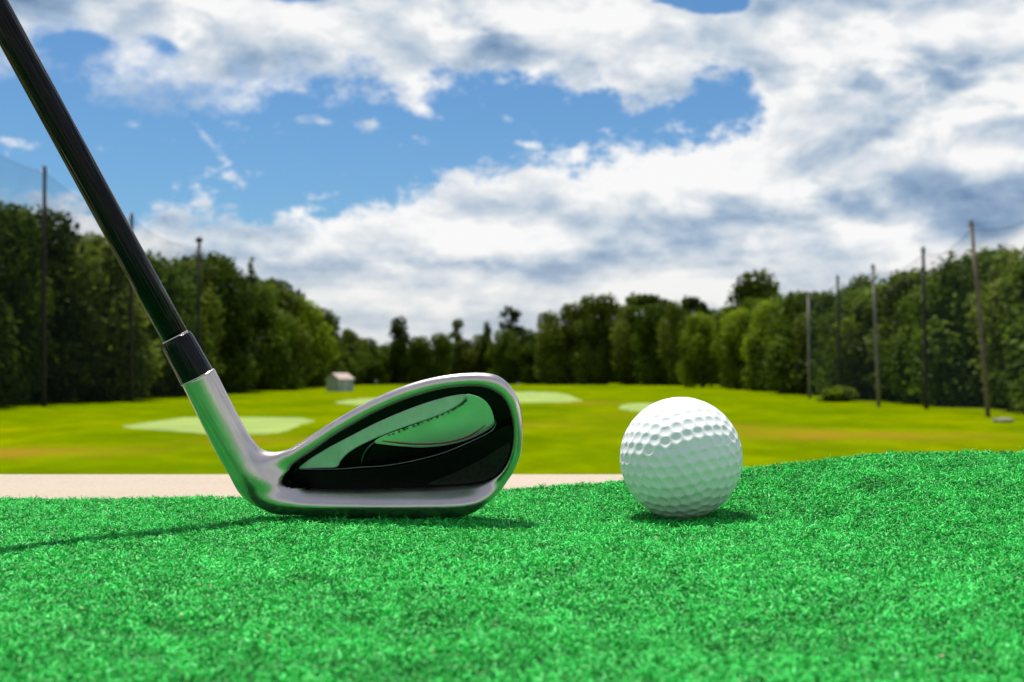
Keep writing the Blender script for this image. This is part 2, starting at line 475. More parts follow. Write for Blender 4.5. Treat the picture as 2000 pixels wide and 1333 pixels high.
def build_club():
    root = empty("golf_club", (unp(750, 1010, 0.49).x, 0.49, 0.0))
    tag(root, "steel golf iron with a black shaft resting on the green mat", "golf club")
    ro = Vector(root.location)
    def put(o):
        # objects are modelled in world coordinates; move their data under the root
        o.data.transform(Matrix.Translation(-ro)); o.parent = root; return o
    # shaft axis
    seam = unp(384.8, 737, 0.484); p2 = unp(37.7, 100, 0.466)
    ax = (p2 - seam).normalized()
    # ---- head as one blended solid
    hs = 0.0004
    lo = np.array([-0.122, 0.462, -0.0015]); hi = np.array([0.010, 0.516, 0.058])
    nn = np.ceil((hi - lo) / hs).astype(int)
    gx = lo[0] + np.arange(nn[0]) * hs; gy = lo[1] + np.arange(nn[1]) * hs; gz = lo[2] + np.arange(nn[2]) * hs
    X2, Z2 = np.meshgrid(gx, gz, indexing='ij')
    so = sd_poly(poly2(OUT, 0.006), X2, Z2).astype(np.float32)
    sc = sd_poly(poly2(CAV, 0.007), X2, Z2).astype(np.float32)
    T2 = 0.0072 + 0.0095 * smooth01((0.0150 - Z2) / 0.0110) + 0.0015 * smooth01((X2 + 0.03) / 0.03)
    T2 = T2.astype(np.float32)
    t3 = ((Y0 - Z2 * TL)[:, None, :] - gy[None, :, None]).astype(np.float32) * CL
    so3 = so[:, None, :]; sc3 = sc[:, None, :]; T3 = T2[:, None, :]
    K3 = (0.0058 + 0.0022 * smooth01((0.020 - Z2) / 0.014)).astype(np.float32)[:, None, :]
    body = smax(so3, smax(-t3, (t3 - T3), 0.003), K3)
    # pocket of the cavity back
    pocket = smax(sc3 - 0.0004, 0.0030 - t3, 0.0012)
    body = smax(body, -pocket, 0.0016)
    # hosel tube
    TP = [((178, 308), 34.8, 0.484), ((275, 502), 35.2, 0.4867), ((352, 648), 36.0, 0.4888), ((418, 748), 38.5, 0.4903), ((492, 838), 43, 0.4915), ((600, 905), 40, 0.4935)]
    P3 = []; 
    for (c, r, d) in TP:
        w = unp(320 + c[0] * .375, 620 + c[1] * .375, d); P3.append((np.array(w), r * d / FPX))
    cr = catmull([tuple(a) + (r,) for a, r in P3], 6)
    up = np.array(seam + ax * 0.012); P3 = [(up, cr[0][3])] + [(q[:3], q[3]) for q in cr]
    Gx = gx[:, None, None]; Gy = gy[None, :, None]; Gz = gz[None, None, :]
    ho = None
    for (a, ra), (b, rb) in zip(P3[:-1], P3[1:]):
        e = b - a; ee = float(e @ e)
        wx, wy, wz = Gx - a[0], Gy - a[1], Gz - a[2]
        t = np.clip((wx * e[0] + wy * e[1] + wz * e[2]) / ee, 0, 1)
        d = np.sqrt((wx - e[0] * t) ** 2 + (wy - e[1] * t) ** 2 + (wz - e[2] * t) ** 2) - (ra + (rb - ra) * t)
        d = d.astype(np.float32)
        ho = d if ho is None else np.minimum(ho, d)
    # keep the hosel out of the pocket
    ho = smax(ho, -(smax(sc3 - 0.0008, 0.0030 - t3, 0.001)), 0.0015)
    F = smin(body, ho, 0.0050)
    cut = (Gx - seam.x) * ax.x + (Gy - seam.y) * ax.y + (Gz - seam.z) * ax.z
    F = np.maximum(F, cut.astype(np.float32))
    F[0] = F[-1] = 1; F[:, 0] = 1; F[:, -1] = 1; F[:, :, 0] = np.maximum(F[:, :, 0], 1e-4); F[:, :, -1] = 1
    V, Q = surface_nets(F.astype(np.float32), lo, hs)
    V = lap_smooth(V, Q, 7)
    head = np_mesh("club_head", V, Q, M['metal'], None, True)
    head.data.materials.append(M['cavity'])            # the cavity is painted black
    fcn = V[Q].mean(1)
    ii = np.clip(((fcn[:, 0] - lo[0]) / hs).round().astype(int), 0, nn[0] - 1); kk = np.clip(((fcn[:, 2] - lo[2]) / hs).round().astype(int), 0, nn[2] - 1)
    tt_ = (Y0 - fcn[:, 2] * TL - fcn[:, 1]) * CL
    head.data.polygons.foreach_set("material_index", ((sc[ii, kk] < 0.0002) & (tt_ > 0.0015) & (tt_ < T2[ii, kk] + .002)).astype(np.int32))
    put(head)

    # ---- cavity fill and badge, all lying on planes parallel to the club face
    def plate(name, pts, t0, t1, mat, parent, n=4, bev=0.0, closed=True, fan=None, tw=None):
        P = catmull(pts, n, True) if n > 1 else np.array(pts, float)
        if tw is None: tw = lambda c: t1
        bm = bmesh.new()
        top = [bm.verts.new(on_plane(p[0], p[1], tw(p))) for p in P]
        low = [bm.verts.new(on_plane(p[0], p[1], t0)) for p in P]
        k = len(P)
        f = bm.faces.new(top[::-1])
        for i in range(k):
            j = (i + 1) % k
            bm.faces.new((top[i], top[j], low[j], low[i]))
        bmesh.ops.triangulate(bm, faces=[f])
        bmesh.ops.recalc_face_normals(bm, faces=bm.faces)
        if bev > 0:
            ed = [e for e in bm.edges if e.verts[0] in top and e.verts[1] in top and len(e.link_faces) == 2 and abs(e.calc_face_angle(0)) > 0.6]
            bmesh.ops.bevel(bm, geom=ed, offset=bev, segments=2, affect='EDGES', profile=0.5)
        me = bpy.data.meshes.new(name); bm.to_mesh(me); bm.free(); me.materials.append(mat)
        o = link(bpy.data.objects.new(name, me)); o.data.transform(Matrix.Translation(-ro)); o.parent = parent
        return o
    head_children = head
    cen = np.array((1350, 680))
    cavx = [tuple(np.array(c) + (np.array(c) - cen) / np.linalg.norm(np.array(c) - cen) * 9) for c in CAV]
    plate("cavity_insert", cavx, 0.0022, 0.0034, M['cavity'], head_children)
    # raised black weight bar in the lower half of the cavity
    bar = [(614, 866), (638, 836), (700, 806), (900, 802), (1030, 794), (1150, 786), (1300, 760), (1450, 722), (1600, 660), (1700, 612), (1800, 560), (1822, 600), (1820, 660), (1806, 715), (1782, 768),
           (1748, 820), (1700, 848), (1640, 868), (1540, 880), (1400, 888), (1200, 895), (1000, 900), (800, 899), (700, 895), (650, 885)]
    plate("weight_bar", bar, 0.003, 0.0070, M['cavity'], head_children, 3, 0.0003, tw=lambda p: 0.0042 + 0.0028 * float(smooth01((p[0] - 620) / 260)))
    fac = [(1370, 868), (1480, 824), (1600, 768), (1700, 712), (1796, 655), (1800, 700), (1778, 760), (1742, 812), (1698, 840), (1640, 857), (1540, 868), (1440, 872)]
    plate("bar_facet", fac, 0.0068, 0.0073, M['facet'], head_children, 2)
    wing = [(704, 782), (760, 737), (830, 694), (900, 655), (1000, 603), (1100, 552), (1200, 508), (1300, 468), (1400, 434), (1500, 408), (1570, 400), (1590, 412), (1560, 440), (1515, 472), (1450, 503),
            (1380, 530), (1300, 557), (1200, 592), (1100, 632), (1010, 676), (955, 712), (920, 750), (898, 783), (800, 787), (720, 790)]
    wx_ = [704, 760, 830, 900, 1000, 1100, 1200, 1300, 1400, 1500, 1590]; wy_ = [782, 737, 694, 655, 603, 552, 508, 468, 434, 408, 402]
    wing_t = lambda p: 0.0040 + 0.0021 * min(1.0, max(0.0, (p[1] - np.interp(p[0], wx_, wy_)) / 100.0))
    plate("badge_wing", wing, 0.003, 0.0052, M['brushed'], head_children, 3, 0.0004, tw=wing_t)
    panel = [(1570, 402), (1620, 406), (1662, 425), (1692, 455), (1712, 495), (1722, 540), (1720, 562), (1690, 588), (1640, 615), (1570, 645), (1490, 665), (1400, 677), (1310, 679), (1220, 672), (1150, 664), (1094, 654),
             (1125, 626), (1200, 596), (1300, 560), (1400, 524), (1480, 490), (1540, 456)]
    plate("badge_panel", panel, 0.003, 0.0045, M['polish'], head_children, 3, 0.0003)
    inl = [(1050, 770), (1062, 720), (1090, 680), (1110, 664), (1200, 678), (1310, 688), (1400, 686), (1500, 674), (1590, 648), (1660, 616), (1712, 584), (1700, 598), (1600, 650), (1450, 706), (1300, 744), (1150, 766)]
    plate("gloss_inlay", inl, 0.003, 0.0046, M['gloss_inlay'], head_children, 2)
    def strip(name, pts, wpx, t, mat, parent, n=6):
        P = catmull(pts, n); V = []; Fc = []
        for i, p in enumerate(P):
            a = P[max(i - 1, 0)]; b = P[min(i + 1, len(P) - 1)]
            d = (b - a) / (np.linalg.norm(b - a) + 1e-9); nrm = np.array((-d[1], d[0])); w = wpx * min(1, 0.35 + 4 * min(i, len(P) - 1 - i) / len(P))
            for s, tt in ((-1, t - .0005), (-0.6, t), (0.6, t), (1, t - .0005)):
                q = p + nrm * w * s * .5; V.append(on_plane(q[0], q[1], tt) - ro)
            if i:
                for k in range(3):
                    o = (i - 1) * 4 + k; Fc.append((o, o + 1, o + 5, o + 4))
        return mesh_obj(name, V, Fc, mat, parent, True)
    strip("pinstripe", [(1135, 646), (1200, 653), (1300, 661), (1400, 660), (1480, 652), (1560, 631), (1620, 602), (1675, 562)], 9, 0.00475, M['red'], head_children)
    strip("trim_line", [(705, 793), (890, 792), (1030, 782), (1150, 774), (1300, 748), (1450, 709), (1600, 648), (1700, 598), (1728, 560), (1726, 535)], 8, 0.0072, M['trim'], head_children)
    strip("trim_line", [(1028, 776), (1038, 725), (1062, 684), (1098, 650)], 14, 0.0049, M['trim'], head_children)
    # tiny raised marks that run along the wing's lower edge
    mk = catmull([(1165, 617), (1250, 586), (1330, 556), (1410, 526), (1490, 492), (1545, 458), (1580, 428)], 40)
    V = []; Fc = []; r2 = random.Random(3); i = 4
    while i < len(mk) - 6:
        L_ = r2.choice((3, 4, 5, 6)); 
        for part in range(r2.choice((2, 3))):
            a = mk[min(i + part * 2, len(mk) - 2)]; d = mk[min(i + part * 2 + 1, len(mk) - 1)] - a; d = d / np.linalg.norm(d); nn_ = np.array((-d[1], d[0]))
            h_ = r2.uniform(7, 15); w_ = r2.uniform(4, 8); off = r2.uniform(-3, 3)
            cs = [a + nn_ * (off + sx * h_ / 2) + d * sy * w_ / 2 for sx, sy in ((-1, -1), (1, -1), (1, 1), (-1, 1))]
            b0 = len(V)
            cm_ = sum(cs) / 4
            for q in cs: q = cm_ + (q - cm_) * np.array((.35, .45)); V.append(on_plane(q[0], q[1], 0.0061) - ro)
            for q in cs: V.append(on_plane(q[0], q[1], 0.0044) - ro)
            Fc += [(b0, b0 + 1, b0 + 2, b0 + 3)] + [(b0 + k, b0 + 4 + k, b0 + 4 + (k + 1) % 4, b0 + (k + 1) % 4) for k in range(4)]
        i += L_ * 2 + 3
    mesh_obj("embossed_marks", V, Fc, M['trim'], head_children)

    # ---- ferrule, shaft, grip (turned on the same axis)
    rs = 26.2 * 0.484 / FPX; rf = 34.2 * 0.484 / FPX
    def turned(name, prof, mat):
        Vv, Ff = tube([seam + ax * a for a, r in prof], [r for a, r in prof], 64)
        return put(mesh_obj(name, Vv, Ff, mat, None, True))
    turned("ferrule", [(0.0001, rf * .99), (0.0004, rf), (0.004, rf * .985), (0.0125, rf * .955), (0.0138, rf * .935), (0.0146, rf * .90), (0.0151, rf * .85), (0.0153, rs * .95)], M['ferrule'])
    turned("ferrule_ring", [(-0.0002, rf * .9), (-0.0002, rf * 1.012), (0.0000, rf * 1.014), (0.0002, rf * 1.0), (0.0002, rf * .9)], M['metal'])
    turned("shaft_collar", [(0.0150, rs * .9), (0.0151, rs * 1.03), (0.0156, rs * 1.03), (0.0158, rs * .9)], M['metal'])
    turned("shaft", [(0.006, rs), (0.05, rs), (0.2, rs * 1.03), (0.5, rs * 1.3), (0.80, rs * 1.55)], M['black_gloss'])
    turned("grip", [(0.70, rs * 1.4), (0.7005, rs * 1.75), (0.94, rs * 2.7), (0.945, rs * 2.75), (0.95, rs * 2.3)], M['rubber'])
build_club()

# ------------------------------------------------------------------ mat
def build_mat():
    root = empty("golf_mat", (0, 0.28, -0.006))
    tag(root, "bright green artificial turf hitting mat with a raised wavy far corner", "golf mat")
    ro = np.array(root.location)
    xs = np.concatenate([np.linspace(-.75, -.3, 20), np.linspace(-.29, .34, 160), np.linspace(.35, .75, 20)])
    ys = np.linspace(-.45, MAT_Y1, 200)
    X, Y = np.meshgrid(xs, ys, indexing='ij'); Z = mat_z(X, Y)
    nx, ny = X.shape; n = nx * ny
    Vt = np.stack([X.ravel(), Y.ravel(), Z.ravel()], 1); Vb = Vt.copy(); Vb[:, 2] -= 0.0045
    i = np.arange(nx - 1)[:, None] * ny + np.arange(ny - 1)[None, :]
    q = np.stack([i, i + ny, i + ny + 1, i + 1], -1).reshape(-1, 4)
    qs = [q, q[:, ::-1] + n]
    def side(idx):
        a = idx[:-1]; b = idx[1:]; return np.stack([a, b, b + n, a + n], 1)
    qs += [side(np.arange(nx) * ny)[:, ::-1], side(np.arange(nx) * ny + ny - 1), side(np.arange(ny)), side((nx - 1) * ny + np.arange(ny))[:, ::-1]]
    np_mesh("backing", np.concatenate([Vt, Vb]) - ro, np.concatenate(qs), M['backing'], root, True)

    # fibres: tufts of curled ribbons
    def tufts(x0, x1, y0, y1, sp, keep):
        gx = np.arange(x0, x1, sp); gy = np.arange(y0, y1, sp * .9)
        A, B = np.meshgrid(gx, gy, indexing='ij'); A = A.ravel(); B = B.ravel()
        A = A + rng.normal(0, sp * .3, A.shape); B = B + rng.normal(0, sp * .3, B.shape)
        k = keep(A, B) & (B < MAT_Y1 - .0002) & (A > -.749) & (A < .749) & (B > -.449)
        return A[k], B[k]
    gr = rng.random((400, 400))
    def vnoise(x, y, sc):
        u = x / sc + 180.3; v = y / sc + 90.7; i = np.floor(u).astype(int); j = np.floor(v).astype(int); fu = smooth01(u - i); fv = smooth01(v - j)
        G_ = lambda a, b: gr[a % 400, b % 400]
        return (G_(i, j) * (1 - fu) + G_(i + 1, j) * fu) * (1 - fv) + (G_(i, j + 1) * (1 - fu) + G_(i + 1, j + 1) * fu) * fv
    dense = lambda x, y: (np.abs(x) < 0.378 * y + 0.012) & (y > 0.215)
    def fibres(A, B, per, wid, length, spread):
        m = len(A)
        x = np.repeat(A, per); y = np.repeat(B, per); k = len(x)
        az = rng.uniform(0, 2 * np.pi, k); tuft_az = np.repeat(rng.uniform(0, 2 * np.pi, m), per); tl = np.repeat(rng.uniform(0, .9, m), per)
        tone = np.repeat(rng.normal(0, .13, m), per)
        cl = .5 * vnoise(A, B, .0042) + .3 * vnoise(A, B, .0019) + .2 * vnoise(A, B, .011) - .5
        hs = np.repeat(rng.uniform(.82, 1.12, m) * (1 + 1.0 * cl), per)
        tone = tone + np.repeat(cl * 1.05, per); tuft_az = tuft_az + np.repeat(vnoise(A, B, .006) * 6, per)
        x = x + rng.normal(0, spread, k); y = y + rng.normal(0, spread, k)
        dx = np.cos(az) * .8 + np.cos(tuft_az) * tl; dy = np.sin(az) * .8 + np.sin(tuft_az) * tl
        ln = length * rng.uniform(.65, 1.25, k) * hs
        tilt0 = rng.uniform(.0, .75, k); curl = rng.uniform(.5, 1.9, k)
        seg = 3
        P = [np.stack([x, y, mat_z(x, y) - 0.0002], 1)]
        th = tilt0; a = np.arctan2(dy, dx); tw = rng.normal(0, .7, k)
        for s in range(seg):
            L_ = ln / seg
            step = np.stack([np.cos(a) * np.sin(th), np.sin(a) * np.sin(th), np.cos(th)], 1) * L_[:, None]
            P.append(P[-1] + step); th = th + curl * .85; a = a + tw
        P = np.stack(P, 1)                      # k,4,3
        wa = az + np.pi / 2 + rng.normal(0, .4, k)
        W = np.stack([np.cos(wa), np.sin(wa), rng.normal(0, .3, k)], 1)
        w = wid * rng.uniform(.6, 1.3, k)
        ws = np.array([1.0, 1.0, .85, .35]) * .5
        off = W[:, None, :] * w[:, None, None] * ws[None, :, None]
        V = np.stack([P - off, P + off], 2).reshape(-1, 3)     # k*4*2
        b = (np.arange(k) * 8)[:, None]
        Q = np.stack([b + np.array([0, 1, 3, 2]), b + np.array([2, 3, 5, 4]), b + np.array([4, 5, 7, 6])], 1).reshape(-1, 4)
        r = np.clip(rng.normal(.5, .2, k) + tone, 0, .94); r = np.where(rng.random(k) < .008, 1.0, r)
        return V, Q, np.repeat(r, 3)
    A, B = tufts(-.26, .26, .2, .6, .00185, dense)
    far = B > .44
    V1, Q1, r1 = fibres(A, B, 10, .00033, .0029, .0006)
    A2, B2 = tufts(-.75, .75, -.45, .6, .0052, lambda x, y: ~dense(x, y))
    V2, Q2, r2 = fibres(A2, B2, 6, .0011, .0042, .0020)
    V = np.concatenate([V1, V2]); Q = np.concatenate([Q1, Q2 + len(V1)]); r = np.concatenate([r1, r2])
    o = np_mesh("turf_fibres", V - ro, Q, M['turf'], root, True)
    at = o.data.attributes.new("rnd", 'FLOAT', 'FACE'); at.data.foreach_set("value", r.astype(np.float32))
    tag(o, kind="stuff")
    # crumbs of grit caught in the turf
    bm = bmesh.new(); rr = random.Random(5)
    for (px, py) in ((1282, 1050), (525, 1238), (528, 1247), (410, 1142), (390, 1140), (355, 1196), (296, 1087), (1840, 1270), (845, 1268), (985, 1103), (640, 1330), (160, 1180), (1500, 1190)):
        z = .0028; d = (CAM_Z - z) * FPX / (py - HOR); w = unp(px, py, d); s = rr.uniform(.0002, .0004)
        g = bmesh.ops.create_icosphere(bm, subdivisions=1, radius=s)['verts']
        for v in g:
            v.co = Vector((v.co.x * rr.uniform(.7, 1.5), v.co.y * rr.uniform(.7, 1.4), v.co.z * rr.uniform(.5, 1))) + Vector((w.x, d, float(mat_z(w.x, d)) + z))
    me = bpy.data.meshes.new("grit"); bm.to_mesh(me); bm.free(); me.materials.append(M['crumb'])
    g = link(bpy.data.objects.new("grit", me)); tag(g, "pale crumbs of grit scattered over the green turf mat", "grit", kind="stuff")
build_mat()

# ------------------------------------------------------------------ tee slab, bank and range
def build_ground():
    # concrete tee with a rounded edge
    bm = bmesh.new()
    x0, x1, y0, y1, zt, zb = -6, 6, -4, 0.835, -0.0075, -0.16
    vs = [bm.verts.new(c) for c in ((x0, y0, zb), (x1, y0, zb), (x1, y1, zb), (x0, y1 - .004, zb), (x0, y0, zt), (x1, y0, zt), (x1, y1, zt), (x0, y1, zt))]
    for f in ((3, 2, 1, 0), (4, 5, 6, 7), (0, 1, 5, 4), (1, 2, 6, 5), (2, 3, 7, 6), (3, 0, 4, 7)): bm.faces.new([vs[i] for i in f])
    bmesh.ops.bevel(bm, geom=[e for e in bm.edges if all(v.co.z > -0.1 for v in e.verts)], offset=0.006, segments=3, affect='EDGES')
    me = bpy.data.meshes.new("tee_slab"); bm.to_mesh(me); bm.free(); me.materials.append(M['concrete'])
    tag(link(bpy.data.objects.new("tee_slab", me)), kind="structure")
    # grass: bank below the tee, then the flat range out to the horizon
    ys = [-1500, -300, -60, -12, -5, .9, 1.2, 1.7, 2.4, 3.2, 4.2, 5.4, 6.6, 7.8, 9.2, 11, 14, 18, 24, 34, 50, 75, 100, 150, 220, 300, 380, 500, 900, 2500]
    zs = []
    for y in ys:
        if y <= 1.0: z = -0.17
        else:
            t = min(1, (y - 1.0) / 9.0); z = -0.17 + (FIELD_Z + .17) * (t * t * (3 - 2 * t))
        zs.append(z)
    xs = [-2500, -600, -200, -80, -40, -20, -8, 0, 8, 20, 40, 80, 200, 600, 2500]
    V = []; F = []
    for i, x in enumerate(xs):
        for y, z in zip(ys, zs): V.append((x, y, z))
    n = len(ys)
    for i in range(len(xs) - 1):
        for j in range(n - 1): F.append((i * n + j, (i + 1) * n + j, (i + 1) * n + j + 1, i * n + j + 1))
    o = mesh_obj("field", V, F, M['field'], None, True); tag(o, kind="structure")
build_ground()

def target_green(pts, label):
    P = catmull(pts, 6, True)
    W = [gpt(px + random.uniform(-5, 5), py + random.uniform(-.5, .5)) for px, py in P]
    cx = sum(w[0] for w in W) / len(W); cy = sum(w[1] for w in W) / len(W)
    bm = bmesh.new(); k = len(W)
    inner = [bm.verts.new((cx - cx + (w[0] - cx) * .94, (w[1] - cy) * .94, .05)) for w in W]
    outer = [bm.verts.new((w[0] - cx, w[1] - cy, .004)) for w in W]
    f = bm.faces.new(inner)
    for i in range(k): bm.faces.new((outer[i], outer[(i + 1) % k], inner[(i + 1) % k], inner[i]))
    bmesh.ops.triangulate(bm, faces=[f]); bmesh.ops.recalc_face_normals(bm, faces=bm.faces)
    me = bpy.data.meshes.new("target_green"); bm.to_mesh(me); bm.free(); me.materials.append(M['tgreen'])
    o = link(bpy.data.objects.new("target_green", me)); o.location = (cx, cy, FIELD_Z)
    tag(o, label, "target green", "pale target greens on the range")
target_green([(240, 833), (300, 825), (360, 817), (470, 816), (580, 817), (612, 822), (585, 831), (570, 840), (520, 848), (430, 849), (330, 842), (270, 838)], "largest pale green target patch, seen behind the hosel of the iron")
target_green([(985, 768), (1040, 766), (1090, 768), (1132, 780), (1120, 785), (1060, 786), (1000, 785)], "pale green target patch just beyond the toe of the iron")
target_green([(1208, 794), (1240, 789), (1290, 789), (1310, 796), (1280, 803), (1230, 803)], "small pale green target patch partly hidden by the ball")
target_green([(655, 786), (700, 780), (760, 779), (800, 783), (760, 790), (690, 791)], "faint pale target patch in front of the shed")

# ------------------------------------------------------------------ shed
def build_shed():
    gx, gy = gpt(664, 764.5)
    root = empty("shed", (gx, gy, FIELD_Z), math.radians(-38))
    tag(root, "small teal grey shed with a pale salmon roof at the far left of the range", "shed")
    a, b, h, r = 1.30, 1.45, 1.75, 0.75      # half width (gable), half length, wall height, roof rise
    V = [(-a, -b, 0), (a, -b, 0), (a, b, 0), (-a, b, 0), (-a, -b, h), (a, -b, h), (a, b, h), (-a, b, h), (0, -b, h + r), (0, b, h + r)]
    mesh_obj("wall", V, [(0, 1, 5, 8, 4), (1, 2, 6, 5), (2, 3, 7, 9, 6), (3, 0, 4, 7)], M['shed_wall'], root)
    e = .16; t = .08; k = r / a
    V = []; 
    for y in (-b - e, b + e):
        V += [(-a - e, y, h - e * k), (0, y, h + r + .01), (a + e, y, h - e * k), (a + e, y, h - e * k + t), (0, y, h + r + t + .03), (-a - e, y, h - e * k + t)]
    V = [(x, y, z + .015) for x, y, z in V]
    mesh_obj("roof", V, [(0, 1, 4, 5), (1, 2, 3, 4), (6, 11, 10, 7), (7, 10, 9, 8), (5, 4, 10, 11), (4, 3, 9, 10), (0, 6, 7, 1), (1, 7, 8, 2), (0, 5, 11, 6), (2, 8, 9, 3)], M['shed_roof'], root)
    def boxo(name, c, s, mat, par):
        x, y, z = c; u, v, w = s
        VV = [(x + i * u, y + j * v, z + q * w) for q in (-1, 1) for j in (-1, 1) for i in (-1, 1)]
        return mesh_obj(name, VV, [(0, 2, 3, 1), (4, 5, 7, 6), (0, 1, 5, 4), (2, 6, 7, 3), (0, 4, 6, 2), (1, 3, 7, 5)], mat, par)
    d = boxo("door", (a + .02, -.2, .85), (.03, .42, .83), M['white'], root)
    boxo("handle", (a + .07, .08, .85), (.03, .03, .06), M['steel'], d)
    boxo("corner_trim", (a + .005, -b - .005, h / 2), (.06, .06, h / 2 - .002), M['white'], root)
    boxo("window", (-.1, -b - .012, 1.1), (.3, .02, .25), M['shed_wall'], root)
build_shed()

# ------------------------------------------------------------------ poles and nets
def pole(px_b, py_b, px_t, py_t, r, mat, label, cap=None, group=None):
    gx, d = gpt(px_b, py_b)
    top = unp(px_t, py_t, d); base = Vector((gx, d, FIELD_Z))
    root = empty("net_pole", base); tag(root, label, "net pole", group)
    v = top - base
    r = r * .85
    V, F = tube([Vector((0, 0, -.3)), v * .33, v * .66, v], [r, r * .92, r * .84, r * .74], 12)
    mesh_obj("post", V, F, mat, root, True)
    V, F = tube([v - Vector((0, 0, .02)), v + Vector((0, 0, .12))], [r * .95, r * .95], 12)
    mesh_obj("cap", V, F, M['steel'], root)
    # cross bolt bracket for the net cable
    V, F = tube([v * .985 + Vector((-r * 1.6, 0, 0)), v * .985 + Vector((r * 1.6, 0, 0))], [.05, .05], 8)
    mesh_obj("bracket", V, F, M['steel'], root)
    if cap:
        c = v + Vector((0, 0, .45)); bm = bmesh.new(); bmesh.ops.create_uvsphere(bm, u_segments=12, v_segments=8, radius=.38)
        for vv in bm.verts: vv.co.z *= .8; vv.co += c
        me = bpy.data.meshes.new("lamp_head"); bm.to_mesh(me); bm.free(); me.materials.append(M['wood_dark']); link(bpy.data.objects.new("lamp_head", me), root)
    return top
RG = "poles carrying the net along the right side"; LG = "poles carrying the net along the left side"
right = [pole(2140, 832, 2095, 365, .17, M['wood'], "net pole standing nearest on the right side of the range", group=RG),
         pole(1930, 815, 1897, 435, .165, M['wood'], "tall brown leaning net pole standing out against the right trees", group=RG),
         pole(1809, 800, 1803, 486, .17, M['wood_dark'], "almost black net pole between two paler poles on the right", group=RG),
         pole(1716, 796, 1705, 520, .17, M['wood_grey'], "pale grey net pole next to the almost black one", group=RG),
         pole(1641, 784, 1636, 541, .17, M['wood_dark'], "dim brown net pole rising from a low round bush", group=RG),
         pole(1581, 779, 1579, 574, .19, M['wood_grey'], "short looking grey net pole, farthest of the right row", group=RG)]
left = [pole(-110, 806, -118, 210, .2, M['wood_dark'], "net pole standing nearest on the left side of the range", group=LG),
        pole(86, 795, 87, 328, .21, M['wood_dark'], "tall dark net pole before the left trees, left of the club shaft", group=LG),
        pole(256, 786, 257, 420, .22, M['wood_dark'], "dark net pole mostly hidden behind the club shaft", group=LG),
        pole(388, 778, 389, 478, .22, M['wood_dark'], "dark net pole with a round lamp head on its top", cap=True, group=LG)]

def mat_net():
    m, nt, out = mat_new("net_mesh"); co = objco(nt)
    n = noise(nt, co, 0.4, 3)
    tr = nt.nodes.new("ShaderNodeBsdfTransparent"); df = N(nt, "ShaderNodeBsdfDiffuse", i_Color=(0.03, 0.045, 0.055, 1))
    ms = nt.nodes.new("ShaderNodeMixShader"); f = ramp(nt, n, [(0.3, 0.11), (0.7, 0.17)])
    L(nt, f, ms.inputs[0]); L(nt, tr.outputs[0], ms.inputs[1]); L(nt, df.outputs[0], ms.inputs[2]); L(nt, ms.outputs[0], out.inputs[0])
    return m
M['net'] = mat_net()
def net(tops, label):
    root = empty("barrier_net", (tops[0].x, tops[0].y, FIELD_Z)); ro = Vector(root.location)
    tag(root, label, "net")
    V = []; F = []; cable = []
    for i in range(len(tops) - 1):
        a, b = tops[i], tops[i + 1]
        for s in range(9 if i == len(tops) - 2 else 8):
            t = s / 8; p = a.lerp(b, t); p.z -= .35 + 1.0 * 4 * t * (1 - t) * .6
            cable.append(p - ro); V.append(p - ro); V.append(Vector((p.x, p.y, FIELD_Z + .3)) - ro)
    for i in range(len(cable) - 1): F.append((2 * i, 2 * i + 1, 2 * i + 3, 2 * i + 2))
    mesh_obj("netting", V, F, M['net'], root)
    V, F = tube(cable, [.014] * len(cable), 6); mesh_obj("cable", V, F, M['cable'], root)
net(right, "sheer net hung along the poles on the right side")
net(left, "sheer net hung along the dark poles on the left side")

# ------------------------------------------------------------------ trees
PROTO = {}
def crown_mesh(name, mat, lobes, leaves, size, seed, core=0.55):
    """leaf clumps on the shells of a set of lobes; crown is 10 m high, base at z=0"""
    g = np.random.default_rng(seed)
    Vs = []; 
    lob = np.array(lobes, float)          # x,y,z,rx,rz
    area = (lob[:, 3] ** 2); pr = area / area.sum()
    li = g.choice(len(lob), leaves, p=pr)
    d = g.normal(size=(leaves, 3)); d /= np.linalg.norm(d, axis=1)[:, None]
    rad = (core + (1 - core) * g.random(leaves) ** .5) * (1 + .17 * np.sin(d[:, 0] * 9 + li) * np.cos(d[:, 2] * 8 + li * 2) + .13 * np.abs(g.normal(size=leaves)))
    P = lob[li, :3] + d * rad[:, None] * np.stack([lob[li, 3], lob[li, 3], lob[li, 4]], 1)
    P[:, 2] = np.maximum(P[:, 2], .1)
    nrm = d + g.normal(0, .6, (leaves, 3)); nrm[:, 2] += .3; nrm /= np.linalg.norm(nrm, axis=1)[:, None]
    a = np.cross(nrm, g.normal(size=(leaves, 3))); a /= np.linalg.norm(a, axis=1)[:, None]; b = np.cross(nrm, a)
    s = size * g.uniform(.5, 1.3, leaves)[:, None]
    V = np.stack([P - a * s, P - b * s * .55, P + a * s, P + b * s * .55 + nrm * s * .2], 1).reshape(-1, 3)
    Q = np.arange(leaves * 4).reshape(-1, 4)
    me = np_mesh(name, V, Q, mat, do_link=False, smooth=False)
    at = me.attributes.new("rnd", 'FLOAT', 'FACE')
    lr = g.random(len(lob))
    at.data.foreach_set("value", np.clip(.7 * lr[li] + .3 * g.random(leaves), 0, 1).astype(np.float32))
    return me
